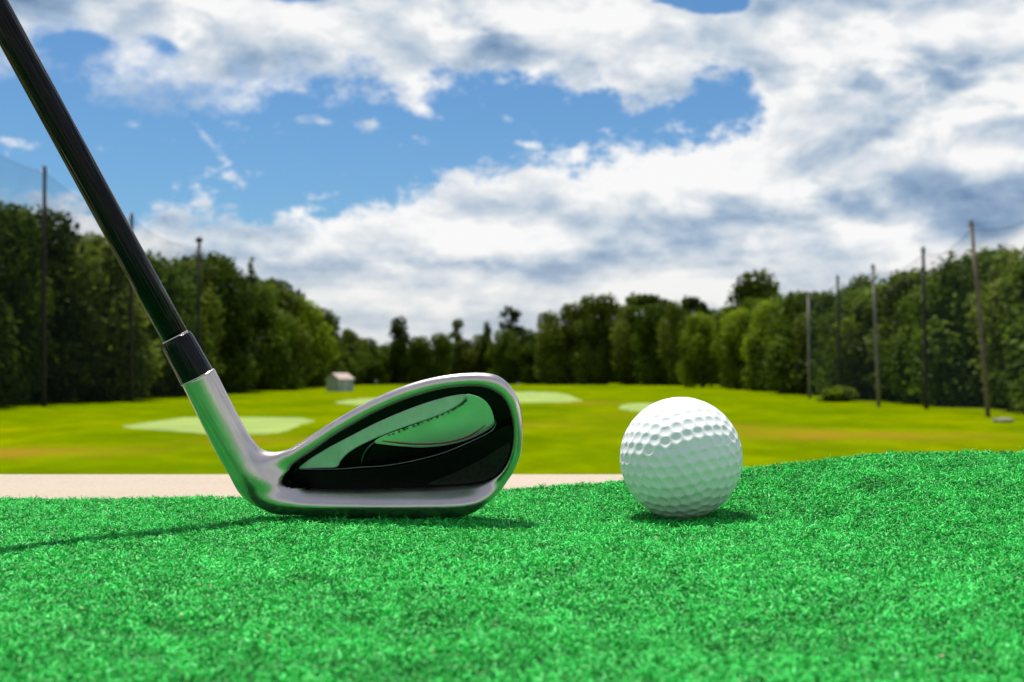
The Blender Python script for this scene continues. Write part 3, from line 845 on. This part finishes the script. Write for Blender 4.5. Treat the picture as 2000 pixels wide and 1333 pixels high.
def trunk_mesh(name, limbs, seed, h=8.5, r=.28):
    g = random.Random(seed); V = []; F = []
    def add(path, rad, seg=8):
        v, f = tube(path, rad, seg); b = len(V); V.extend(v); F.extend([tuple(i + b for i in ff) for ff in f])
    top = Vector((g.uniform(-.4, .4), g.uniform(-.4, .4), h))
    pts = [Vector((0, 0, -.3)), Vector((g.uniform(-.1, .1), 0, h * .3)), Vector((top.x * .5, top.y * .5, h * .65)), top]
    add(pts, [r * 1.3, r * .9, r * .55, r * .15])
    for i in range(limbs):
        z = h * g.uniform(.22, .8); an = g.uniform(0, 6.28); ln = g.uniform(1.2, 2.6)
        p0 = Vector((top.x * z / h * .6, top.y * z / h * .6, z)); p1 = p0 + Vector((math.cos(an) * ln * .5, math.sin(an) * ln * .5, ln * .35)); p2 = p1 + Vector((math.cos(an) * ln * .5, math.sin(an) * ln * .5, ln * .5))
        add([p0, p1, p2], [r * .4, r * .28, r * .08], 6)
    me = bpy.data.meshes.new(name); me.from_pydata([tuple(v) for v in V], [], F); me.update(); me.materials.append(M['bark']); return me

def lobes_broad(seed, w=3.4, n=20, zlo=1.4, ztop=8.6, skirt=True):
    g = random.Random(seed); out = []
    for i in range(n):
        t = i / (n - 1); z = zlo + (ztop - zlo) * t
        env = w * (math.sin(math.pi * min(1, .26 + .54 * t)) ** .7)
        an = g.uniform(0, 6.28); rr = env * g.uniform(.35, .8)
        s = g.uniform(1.0, 2.1) * (1.1 - .3 * t) * (.7 + .1 * w)
        out.append((math.cos(an) * rr, math.sin(an) * rr, z + g.uniform(-.4, .4), s * 1.1, s * g.uniform(.75, 1.0)))
    out.append((g.uniform(-.8, .8), g.uniform(-.8, .8), 8.6, 1.5, 1.2)); out.append((0, 0, 5, w * .6, 3.2))
    return out
def lobes_column(seed, w=1.5):
    g = random.Random(seed); out = []
    for i in range(20):
        t = i / 19; z = .9 + 8.3 * t; env = w * (1 - .3 * t ** 3); an = g.uniform(0, 6.28)
        out.append((math.cos(an) * env * .45, math.sin(an) * env * .45, z, env * .75 + .12, g.uniform(.7, 1.0)))
    return out
def lobes_spire(seed):
    g = random.Random(seed); out = []
    for i in range(26):
        t = i / 25; z = .6 + 9.1 * t; env = 2.0 * (1 - t) ** .8 + .12; an = i * 2.4
        out.append((math.cos(an) * env * .5, math.sin(an) * env * .5, z, env * .6 + .1, .45))
    return out
def lobes_open(seed, n=13):
    g = random.Random(seed); out = []
    for i in range(n):
        an = g.uniform(0, 6.28); t = g.random(); z = 4.6 + 4.7 * t; rr = g.uniform(.5, 2.5) * (1 - .5 * t)
        s = g.uniform(.5, .95); out.append((math.cos(an) * rr, math.sin(an) * rr, z, s * 1.15, s * .7))
    return out
def lobes_umbrella(seed):
    g = random.Random(seed); out = []
    for i in range(20):
        an = g.uniform(0, 6.28); rr = 3.4 * g.random() ** .6; out.append((math.cos(an) * rr, math.sin(an) * rr, 8.8 - rr * rr * .13 + g.uniform(-.3, .3), g.uniform(.7, 1.1), g.uniform(.45, .7)))
    for i in range(8):
        out.append((g.uniform(-2, 2), g.uniform(-2, 2), g.uniform(2, 6.5), 1.2, 1.1))
    return out
def lobes_bush(seed):
    g = random.Random(seed); out = [(0, 0, 4, 4.2, 4.5)]
    for i in range(14):
        an = g.uniform(0, 6.28); rr = g.uniform(2, 4.2); out.append((math.cos(an) * rr, math.sin(an) * rr, g.uniform(1.5, 6.5), 2.0, 2.0))
    return out
PROTO['broadA'] = (crown_mesh("crown", M['leafA'], lobes_broad(1), 12000, .24, 1), trunk_mesh("trunk", 7, 1))
PROTO['broadB'] = (crown_mesh("crown", M['leafB'], lobes_broad(2, 3.7, 22), 12000, .24, 2), trunk_mesh("trunk", 7, 2))
PROTO['broadC'] = (crown_mesh("crown", M['leafC'], lobes_broad(3, 3.1, 18), 11000, .24, 3), trunk_mesh("trunk", 7, 3))
PROTO['broadD'] = (crown_mesh("crown", M['leafA'], lobes_broad(4, 3.9, 24, 1.2, 8.2), 13000, .24, 4), trunk_mesh("trunk", 7, 4))
PROTO['tallA'] = (crown_mesh("crown", M['leafA'], lobes_broad(5, 2.3, 20, 1.2, 8.9), 7000, .26, 5), trunk_mesh("trunk", 6, 5))
PROTO['tallC'] = (crown_mesh("crown", M['leafC'], lobes_broad(6, 2.4, 20, 1.3, 8.9), 7000, .26, 6), trunk_mesh("trunk", 6, 6))
PROTO['column'] = (crown_mesh("crown", M['leafA'], lobes_column(7), 4500, .24, 7), trunk_mesh("trunk", 3, 7))
PROTO['spire'] = (crown_mesh("crown", M['leafA'], lobes_spire(8), 4500, .22, 8), trunk_mesh("trunk", 3, 8, 9.6, .2))
PROTO['open'] = (crown_mesh("crown", M['leafC'], lobes_open(9), 1700, .22, 9, .3), trunk_mesh("trunk", 12, 9, 8.8, .2))
PROTO['openA'] = (crown_mesh("crown", M['leafA'], lobes_open(10, 22) + lobes_broad(21, 2.0, 10, 1, 4.5)[:9], 4200, .24, 10, .3), trunk_mesh("trunk", 12, 10, 8.8, .25))
PROTO['umbrella'] = (crown_mesh("crown", M['leafA'], lobes_umbrella(11), 4500, .25, 11, .3), trunk_mesh("trunk", 9, 11, 8.4, .25))
PROTO['bush'] = (crown_mesh("crown", M['leafB'], lobes_bush(12), 3000, .6, 12), trunk_mesh("stem", 3, 12, 5, .2))

def tree(kind, px, top, d, wide, label, group, name="tree", cat="tree", x=None):
    """px: column of the trunk, top: row of its tip, d: distance, wide: crown width in metres"""
    X = (px - 1000) / FPX * d if x is None else x
    if 290 < d < 390: top -= 9
    hgt = H + (HOR - top) / FPX * d
    root = empty(name, (X, d, FIELD_Z), random.uniform(0, 6.28)); tag(root, label, cat, group)
    nom = {'column': 3.0, 'spire': 4.0, 'tallA': 5.4, 'tallC': 5.4, 'open': 5.5, 'openA': 5.5, 'umbrella': 7.6, 'bush': 11}.get(kind, 8.2)
    cm, tm = PROTO[kind]
    c = bpy.data.objects.new("crown", cm); t = bpy.data.objects.new("stem" if kind == 'bush' else "trunk", tm)
    for o in (c, t):
        o.scale = (wide / nom, wide / nom, hgt / 9.75); link(o, root)
    return root

SL = [(-700, 300), (-300, 330), (0, 402), (50, 412), (100, 438), (150, 458), (200, 478), (300, 512), (345, 503), (400, 500), (440, 530), (480, 548), (540, 556), (580, 588), (610, 640), (660, 665)]
SR = [(1360, 608), (1420, 598), (1520, 585), (1560, 573), (1620, 578), (1680, 562), (1750, 560), (1780, 532), (1850, 532), (1895, 525), (1920, 490), (1960, 483), (2000, 488), (2400, 470)]
ORD = ["first", "second", "third", "fourth", "fifth", "sixth", "seventh", "eighth", "ninth", "tenth", "eleventh", "twelfth", "thirteenth", "fourteenth", "fifteenth", "sixteenth", "seventeenth", "eighteenth", "nineteenth", "twentieth", "twenty-first", "twenty-second", "twenty-third", "twenty-fourth"]
DESC = {'broadA': "broad dark green", 'broadB': "broad yellow-green", 'broadC': "round olive green", 'broadD': "wide dark leafy", 'tallA': "tall narrow dark", 'tallC': "tall narrow olive"}
rt = random.Random(21)
# left edge of the range, nearest first
k = 0; d = 92.0; seq = ['broadD', 'tallA', 'broadA', 'broadC', 'tallC', 'broadB', 'tallA', 'broadD', 'broadC', 'broadA']
while d < 325:
    x = -38.5 - rt.uniform(0, 2.5) - (1.5 if d < 130 else 0)
    px = 1000 + x / d * FPX
    top = np.interp(px, *zip(*SL)) + rt.uniform(-4, 20)
    kd = seq[k % len(seq)]; w = rt.uniform(9.5, 14) * (0.7 if 'tall' in kd else 1)
    tree(kd, 0, top, d, w, f"{DESC[kd]} tree, {ORD[k]} from the near end of the left tree line", "trees lining the left side of the range", x=x)
    k += 1; d += rt.uniform(8, 12) * (1 if d < 200 else 1.25)
# second row behind
d = 96.0
while d < 330:
    x = -46.5 - rt.uniform(0, 3); px = 1000 + x / d * FPX
    top = np.interp(px, *zip(*SL)) + rt.uniform(-6, 10)
    tree(rt.choice(['broadA', 'broadD', 'tallA', 'broadC']), 0, top, d, rt.uniform(10, 12), "dark tree in the back row of the left tree line", "back row of the left trees", x=x)
    d += 12
# right edge
k = 0; d = 74.0; seq = ['broadD', 'broadA', 'tallA', 'broadC', 'broadA', 'broadD', 'tallC', 'broadB']
while d < 215:
    x = 34.2 + rt.uniform(0, 1.8) + max(0, (d - 120) * .05)
    px = 1000 + x / d * FPX
    top = np.interp(px, *zip(*SR)) + rt.uniform(-2, 14)
    kd = seq[k % len(seq)]; w = rt.uniform(8.5, 12) * (0.7 if 'tall' in kd else 1)
    tree(kd, 0, top, d, w, f"{DESC[kd]} tree, {ORD[k]} from the near end of the right tree line", "trees lining the right side of the range", x=x)
    k += 1; d += rt.uniform(6.5, 9.5)
d = 78.0
while d < 230:
    x = 39.5 + rt.uniform(0, 3); px = 1000 + x / d * FPX
    top = np.interp(px, *zip(*SR)) + rt.uniform(-3, 8)
    tree(rt.choice(['broadA', 'broadD', 'tallA']), 0, top, d, rt.uniform(9, 11), "dark tree in the back row of the right tree line", "back row of the right trees", x=x)
    d += 10
for x, d in ((-41, 84), (-42, 74), (-41, 63), (-43, 52), (-42, 40)):
    tree(rt.choice(['broadA', 'broadD', 'broadC']), 0, 200 + (84 - d) * -9, d, 12, "leafy tree of the left tree line nearer than the tall dark net pole", "nearest trees of the left tree line", x=x)
for x, d in ((34, 64), (35, 54), (34, 43)):
    tree(rt.choice(['broadA', 'broadD', 'broadC']), 0, 420 + (64 - d) * -9, d, 10, "leafy tree of the right tree line nearer than the leaning brown pole", "nearest trees of the right tree line", x=x)
G = "trees closing the far end of the range"
for (kd, px, top, d, w, lab) in (
    ('spire', 490, 508, 215, 5, "thin dark spire-shaped tree poking above the left tree line"),
    ('tallA', 636, 615, 300, 7, "dark tree behind the shed at the end of the left tree line"),
    ('broadC', 683, 652, 335, 8, "low round tree just above the shed roof"),
    ('broadA', 718, 672, 340, 10, "low dark tree between the shed and the square-topped tree"),
    ('column', 779, 630, 345, 4.4, "dark square-topped narrow tree standing above its neighbours"),
    ('broadD', 762, 678, 350, 10, "low wide tree at the foot of the square-topped tree"),
    ('broadA', 820, 668, 352, 9, "low dark tree to the right of the square-topped tree"),
    ('tallA', 858, 662, 352, 6, "small pointed dark tree left of the sparse pale tree"),
    ('open', 892, 622, 385, 6.5, "sparse pale tree with sky showing through it"),
    ('broadC', 900, 672, 360, 9, "low olive tree under the sparse pale tree"),
    ('column', 952, 640, 362, 2.4, "small thin tree sticking up left of the open-crowned tree"),
    ('broadA', 940, 664, 362, 8, "low dark tree at the foot of the small thin tree"),
    ('openA', 998, 602, 360, 7.5, "open-crowned tall tree above the toe of the iron"),
    ('broadA', 985, 655, 350, 9, "dark tree below the open-crowned tall tree"),
    ('broadD', 1035, 652, 345, 9, "dark leafy tree right of the open-crowned tall tree"),
    ('broadC', 1082, 618, 335, 10, "round olive tree starting the high far grove"),
    ('tallC', 1118, 603, 335, 8, "tall olive tree second in the high far grove"),
    ('tallC', 1152, 588, 330, 7, "pointed olive tree third in the high far grove"),
    ('tallC', 1184, 586, 330, 7, "pointed olive tree with twin tips in the high far grove"),
    ('umbrella', 1262, 578, 335, 15, "flat-topped dark tree spreading above the golf ball"),
    ('broadC', 1222, 606, 325, 10, "olive tree under the left side of the flat-topped tree"),
    ('broadA', 1280, 606, 318, 11, "dark tree under the middle of the flat-topped tree"),
    ('broadC', 1325, 600, 310, 9, "olive tree under the right side of the flat-topped tree"),
    ('umbrella', 1352, 583, 325, 8, "ragged dark tree with a gap of sky at its right"),
    ('broadB', 1372, 612, 262, 8.5, "bright drooping tree with a lit crown at the corner of the grove"),
    ('broadD', 1420, 600, 270, 11, "dark wide tree behind the bright drooping tree"),
    ('broadB', 1440, 604, 225, 8, "yellow-green rounded tree in front of the tallest open tree"),
    ('tallC', 1478, 532, 240, 8.5, "tallest open tree rising above the right grove"),
    ('openA', 1452, 556, 243, 7.5, "ragged open tree on the left shoulder of the tallest tree"),
    ('openA', 1503, 552, 238, 7, "ragged open tree on the right shoulder of the tallest tree"),
    ('broadA', 1470, 585, 236, 9, "dark tree under the tallest open tree"),
    ('broadB', 1505, 590, 205, 8, "broad sunlit tree left of the farthest right pole"),
    ('tallA', 1690, 540, 165, 4, "narrow dark tree top showing behind the pale grey pole")):
    tree(kd, px, top, d, w, lab, G)
# trees that fill the wood behind the far end
for i, px in enumerate(range(620, 1480, 55)):
    tp = float(np.interp(px, [600, 760, 960, 1060, 1200, 1400, 1500], [668, 680, 668, 650, 622, 615, 600]))
    tree(rt.choice(['broadA', 'broadD']), px, tp, 395 if px < 1300 else 340, 14, "dark tree deep in the wood beyond the range", "back row of the far wood")
gx, gd = gpt(1640, 785)
tree('bush', 1640, 752, gd - 1, 3.6, "low round yellow-green bush at the foot of a net pole", None, "bush", "bush")
# ------------------------------------------------------------------ small far things
def marker(px, py, h, label, mat):
    gx, gd = gpt(px, py); root = empty("range_marker", (gx, gd, FIELD_Z)); tag(root, label, "range marker", "small distance markers on the range")
    V, F = tube([Vector((0, 0, 0)), Vector((0, 0, h))], [.05, .05], 8); mesh_obj("stake", V, F, M['steel'], root)
    VV = [(x, y, z) for z in (h * .55, h) for y in (-.03, .03) for x in (-.35, .35)]
    mesh_obj("board", [(x, y - .09, z) for x, y, z in VV], [(0, 2, 3, 1), (4, 5, 7, 6), (0, 1, 5, 4), (2, 6, 7, 3), (0, 4, 6, 2), (1, 3, 7, 5)], mat, root)
marker(735, 754, 1.3, "tiny grey marker on the far grass right of the shed", M['steel'])
marker(1012, 755, .7, "tiny white marker on the far grass beside the iron's toe", M['white'])
def stone():
    gx, gd = gpt(1958, 825); bm = bmesh.new(); bmesh.ops.create_icosphere(bm, subdivisions=3, radius=1)
    rr = random.Random(9)
    for v in bm.verts: v.co = Vector((v.co.x * .5, v.co.y * .6, v.co.z * .12)) * (1 + .1 * math.sin(v.co.x * 5 + v.co.y * 7)) * rr.uniform(.96, 1.04)
    me = bpy.data.meshes.new("stone"); bm.to_mesh(me); bm.free(); me.materials.append(M['rock']); o = link(bpy.data.objects.new("stone", me)); o.location = (gx, gd, FIELD_Z + .1)
    tag(o, "flat pale stone on the grass beside the leaning brown pole", "stone")
stone()

# ------------------------------------------------------------------ sun and sky
SUN_DIR = Vector((-0.16, 0.30, 1.0)).normalized()      # towards the sun: high, ahead and a little left
sun = bpy.data.lights.new("sun", 'SUN'); sun.energy = 4.7; sun.angle = math.radians(0.5); sun.color = (1.0, 0.95, 0.87)
so = link(bpy.data.objects.new("sun", sun)); so.rotation_euler = SUN_DIR.to_track_quat('Z', 'Y').to_euler()

w = bpy.data.worlds.new("World"); scene.world = w; w.use_nodes = True
nt = w.node_tree; nt.nodes.clear()
wo = nt.nodes.new("ShaderNodeOutputWorld"); bg = nt.nodes.new("ShaderNodeBackground"); L(nt, bg.outputs[0], wo.inputs[0])
EXPO = 0.6; SKYS = 0.10 / 2 ** EXPO
bg.inputs[1].default_value = SKYS
sky = nt.nodes.new("ShaderNodeTexSky"); sky.sky_type = 'NISHITA'; sky.sun_disc = False
sky.sun_elevation = math.asin(SUN_DIR.z); sky.sun_rotation = math.atan2(SUN_DIR.x, SUN_DIR.y)
sky.air_density = 1.0; sky.dust_density = 0.3; sky.ozone_density = 2.0
tc = nt.nodes.new("ShaderNodeTexCoord"); D = tc.outputs['Generated']
sp = nt.nodes.new("ShaderNodeSeparateXYZ"); L(nt, D, sp.inputs[0])
dx, dy, dz = sp.outputs
az = math_n(nt, 'ARCTAN2', dx, dy)
hz = math_n(nt, 'SQRT', math_n(nt, 'ADD', math_n(nt, 'MULTIPLY', dx, dx), math_n(nt, 'MULTIPLY', dy, dy)))
el = math_n(nt, 'DIVIDE', dz, math_n(nt, 'MAXIMUM', hz, 0.02))
# cloud layout in azimuth / elevation (tan), expressed through the numbers of the 2000 px frame
U = math_n(nt, 'MULTIPLY_ADD', az, FPX, 1000.0)
Vv = math_n(nt, 'MULTIPLY_ADD', el, -FPX, HOR)          # row: small = high in the sky
def wnoise(scale, detail, rough, off=(0, 0, 0), stretch=2.6, dist=0.0, lac=2.0):
    mp = nt.nodes.new("ShaderNodeMapping"); mp.inputs['Scale'].default_value = (1, 1, stretch); mp.inputs['Location'].default_value = off
    L(nt, D, mp.inputs[0])
    n = nt.nodes.new("ShaderNodeTexNoise"); n.inputs['Scale'].default_value = scale; n.inputs['Detail'].default_value = detail
    n.inputs['Roughness'].default_value = rough; n.inputs['Distortion'].default_value = dist; n.inputs['Lacunarity'].default_value = lac
    L(nt, mp.outputs[0], n.inputs['Vector']); return n.outputs[0]
def curve(x, pts, lo, hi, vlo, vhi):
    """float curve over px, values in rows"""
    fc = nt.nodes.new("ShaderNodeFloatCurve"); c = fc.mapping.curves[0]
    P = [((p[0] - lo) / (hi - lo), (p[1] - vlo) / (vhi - vlo)) for p in pts]
    while len(c.points) < len(P): c.points.new(0.5, 0.5)
    for q, (a, b) in zip(c.points, P): q.location = (a, b); q.handle_type = 'VECTOR'
    fc.mapping.use_clip = True; fc.mapping.update()
    L(nt, math_n(nt, 'MULTIPLY_ADD', x, 1 / (hi - lo), -lo / (hi - lo), clamp=True), fc.inputs['Value'])
    return math_n(nt, 'MULTIPLY_ADD', fc.outputs[0], vhi - vlo, vlo)
nA = wnoise(11.0, 8, 0.60, stretch=1.7, dist=0.4)
nB = wnoise(38.0, 7, 0.66, off=(3.1, 1.7, 0.4), stretch=1.7)
wob = math_n(nt, 'ADD', math_n(nt, 'MULTIPLY', math_n(nt, 'SUBTRACT', nA, 0.5), 150.0), math_n(nt, 'MULTIPLY', math_n(nt, 'SUBTRACT', nB, 0.5), 130.0))
LB = curve(U, [(-2600, -250), (-1300, -200), (-900, 150), (-600, 400), (0, 418), (150, 398), (230, 430), (300, 420), (330, 395), (400, 398), (520, 440), (640, 398), (750, 380), (830, 350), (1000, 322), (1100, 290), (1270, 260), (1400, 252), (1480, 235), (1560, 130), (1800, -100), (2600, -250)], -2600, 2600, -300, 800)
UB = curve(U, [(-600, 230), (0, 205), (100, 135), (170, 120), (200, 170), (250, 205), (420, 224), (520, 214), (560, 158), (730, 162), (800, 188), (900, 162), (1000, 152), (1180, 190), (1240, 216), (1300, 196), (1400, 182), (1470, 200), (1520, 260), (2600, 260)], -600, 2600, -300, 800)
V2_ = math_n(nt, 'ADD', Vv, wob)
lower = math_n(nt, 'SUBTRACT', V2_, LB)            # >0 inside the lower bank
upper = math_n(nt, 'SUBTRACT', UB, math_n(nt, 'SUBTRACT', Vv, wob))            # >0 inside the upper clouds
def wblob(cx, cy, rx, ry, rot=0.0):
    return blob(nt, U, Vv, cx, cy, rx, ry, rot)
# wisps and holes
extra = None
for (cx, cy, rx, ry, rot, a) in ((715, 246, 26, 16, 0, 95), (628, 238, 40, 10, 0, 70), (810, 200, 50, 16, .6, 60), (400, 268, 95, 12, .9, 58), (1020, 280, 60, 10, .2, 65), (995, 230, 24, 10, .3, 60), (60, 302, 50, 12, .2, 75),
                              (130, 405, 60, 22, 0, 55), (10, 385, 45, 30, 0, 70), (275, 260, 14, 10, 0, 60)):
    b = math_n(nt, 'MULTIPLY', wblob(cx, cy, rx, ry, rot), a); extra = b if extra is None else math_n(nt, 'ADD', extra, b)
hole = None
for (cx, cy, rx, ry, rot, a) in ((195, 108, 75, 22, 0, 130), (1400, 6, 95, 26, 0, 300), (330, 105, 45, 16, .4, 130), (560, -6, 130, 20, 0, 260), (1290, 0, 60, 10, 0, 120), (60, 215, 90, 60, 0, 40)):
    b = math_n(nt, 'MULTIPLY', wblob(cx, cy, rx, ry, rot), a); hole = b if hole is None else math_n(nt, 'ADD', hole, b)
cov = math_n(nt, 'MAXIMUM', lower, upper)
cov = math_n(nt, 'MAXIMUM', cov, math_n(nt, 'SUBTRACT', math_n(nt, 'ADD', math_n(nt, 'MULTIPLY', extra, .75), math_n(nt, 'MULTIPLY', wob, .8)), 36.0))
cov = math_n(nt, 'SUBTRACT', cov, hole)
# higher than the view the sky opens up to scattered cloud
hf = math_n(nt, 'MULTIPLY_ADD', Vv, -1 / 350.0, -0.15, clamp=True)
cov = math_n(nt, 'MINIMUM', cov, 120.0)
cov = math_n(nt, 'ADD', math_n(nt, 'MULTIPLY', cov, math_n(nt, 'SUBTRACT', 1.0, hf)), math_n(nt, 'MULTIPLY', hf, math_n(nt, 'MULTIPLY_ADD', nA, 700.0, -335.0)))
cov = math_n(nt, 'ADD', cov, math_n(nt, 'MULTIPLY', math_n(nt, 'SUBTRACT', nB, 0.5), 110.0))
soft = math_n(nt, 'MULTIPLY', math_n(nt, 'MULTIPLY_ADD', U, -1 / 500.0, 1.9, clamp=True), math_n(nt, 'MULTIPLY_ADD', Vv, -1 / 100.0, 3.2, clamp=True))
mask = math_n(nt, 'ADD', math_n(nt, 'MULTIPLY', cov, math_n(nt, 'MULTIPLY_ADD', soft, -0.0090, 1 / 62.0)), math_n(nt, 'MULTIPLY_ADD', soft, 0.12, 0.2), clamp=True)
mask = math_n(nt, 'MULTIPLY', math_n(nt, 'MULTIPLY', mask, mask), math_n(nt, 'MULTIPLY_ADD', mask, -2.0, 3.0))
# lumps lit from above: compare the cloud noise with itself a little higher up
def lit(scale, detail, rough, st, du, off):
    a = wnoise(scale, detail, rough, off=off, stretch=st, dist=.25); b = wnoise(scale, detail, rough, off=(off[0], off[1], off[2] + du), stretch=st, dist=.25)
    return math_n(nt, 'SUBTRACT', a, b)
l1 = lit(7.5, 6, 0.52, 2.1, 0.044, (.3, .9, 2.2)); l2 = lit(27.0, 5, 0.55, 1.7, 0.014, (5, 2, 1)); l3 = lit(8.0, 3, .55, 6.0, .09, (1, 4, 7))
low = math_n(nt, 'MULTIPLY_ADD', Vv, 1 / 200.0, -2.0, clamp=True)
shade = math_n(nt, 'ADD', math_n(nt, 'ADD', math_n(nt, 'MULTIPLY', l1, 2.5), math_n(nt, 'MULTIPLY', l2, 0.45)), math_n(nt, 'MULTIPLY', math_n(nt, 'MULTIPLY', l3, low), 1.0))
nC = wnoise(21.0, 7, 0.55, off=(2, 8, 3), stretch=2.1, dist=.5)
puff = math_n(nt, 'MULTIPLY', math_n(nt, 'MULTIPLY_ADD', nC, 9.0, -4.3, clamp=True), math_n(nt, 'MULTIPLY_ADD', l1, 5.0, .6, clamp=True))
shade = math_n(nt, 'MULTIPLY_ADD', puff, .26, shade)
shade = math_n(nt, 'ADD', shade, 0.71)
shade = math_n(nt, 'ADD', shade, math_n(nt, 'MULTIPLY_ADD', cov, -0.22 / 70.0, 0.22, clamp=True))
dk = None
for (cx, cy, rx, ry, rot, a) in ((1790, 190, 240, 62, .1, .42), (945, 62, 90, 34, .5, .42), (1860, 400, 180, 30, 0, .20), (900, 512, 230, 20, 0, .26), (1330, 395, 170, 28, 0, .12), (100, 20, 190, 50, 0, .30), (1180, 440, 90, 14, 0, .15),
                              (1600, 420, 170, 60, 0, .14), (640, 110, 130, 30, 0, .22), (1620, 60, 120, 50, .3, .16), (1640, 490, 200, 22, 0, .22), (470, 510, 130, 16, 0, .14), (820, 560, 150, 12, 0, .12), (380, 70, 90, 25, 0, .15), (1180, 130, 160, 22, .2, .18)):
    b = math_n(nt, 'MULTIPLY', wblob(cx, cy, rx, ry, rot), a); dk = b if dk is None else math_n(nt, 'ADD', dk, b)
dk = math_n(nt, 'MULTIPLY', dk, math_n(nt, 'MULTIPLY_ADD', nB, 2.6, -.35, clamp=False))
shade = math_n(nt, 'SUBTRACT', shade, dk)
br = None
for (cx, cy, rx, ry, rot, a) in ((1150, 330, 420, 70, -.12, .09), (1250, 60, 260, 60, 0, .08), (380, 410, 70, 22, 0, .3), (640, 425, 110, 22, 0, .25), (1190, 410, 110, 30, 0, .2), (1860, 325, 110, 22, 0, .3), (1000, 350, 200, 25, -.1, .2), (1350, 290, 150, 30, 0, .2), (580, 90, 70, 30, 0, .15), (1560, 150, 60, 60, 0, .2), (1330, 100, 90, 60, 0, .15)):
    b = math_n(nt, 'MULTIPLY', wblob(cx, cy, rx, ry, rot), a); br = b if br is None else math_n(nt, 'ADD', br, b)
shade = math_n(nt, 'ADD', shade, br)
ccol = ramp(nt, shade, [(0.0, (0.15, 0.26, 0.44)), (0.35, (0.34, 0.46, 0.62)), (0.60, (0.60, 0.68, 0.77)), (0.82, (0.82, 0.85, 0.88)), (1.0, (0.98, 0.98, 0.98))])
warm = math_n(nt, 'MULTIPLY_ADD', Vv, 1 / 250.0, -1.9, clamp=True)       # cream towards the horizon
ccol = mix(nt, math_n(nt, 'MULTIPLY', warm, .7), ccol, (0.80, 0.80, 0.76))
ccol = mix(nt, 1.0, ccol, (.97 / 0.10,) * 3, 'MULTIPLY')
skyc = mix(nt, 1.0, sky.outputs[0], (0.50, 0.77, 1.0), 'MULTIPLY')
fin = mix(nt, mask, skyc, ccol)
L(nt, fin, bg.inputs[0])

# ------------------------------------------------------------------ camera and render settings
cam = bpy.data.cameras.new("camera"); co_ = link(bpy.data.objects.new("camera", cam)); scene.camera = co_
co_.location = (0, 0, CAM_Z); co_.rotation_euler = (math.pi / 2 + PITCH, 0, 0)
cam.lens = 50; cam.sensor_width = 36; cam.clip_start = 0.01; cam.clip_end = 6000
cam.dof.use_dof = True; cam.dof.focus_distance = 0.487; cam.dof.aperture_fstop = 31
scene.view_settings.view_transform = 'Standard'; scene.view_settings.look = 'None'; scene.view_settings.exposure = EXPO; scene.view_settings.gamma = 1
scene.cycles.use_denoising = True
scene.cycles.max_bounces = 8; scene.cycles.transparent_max_bounces = 8; scene.cycles.sample_clamp_indirect = 6
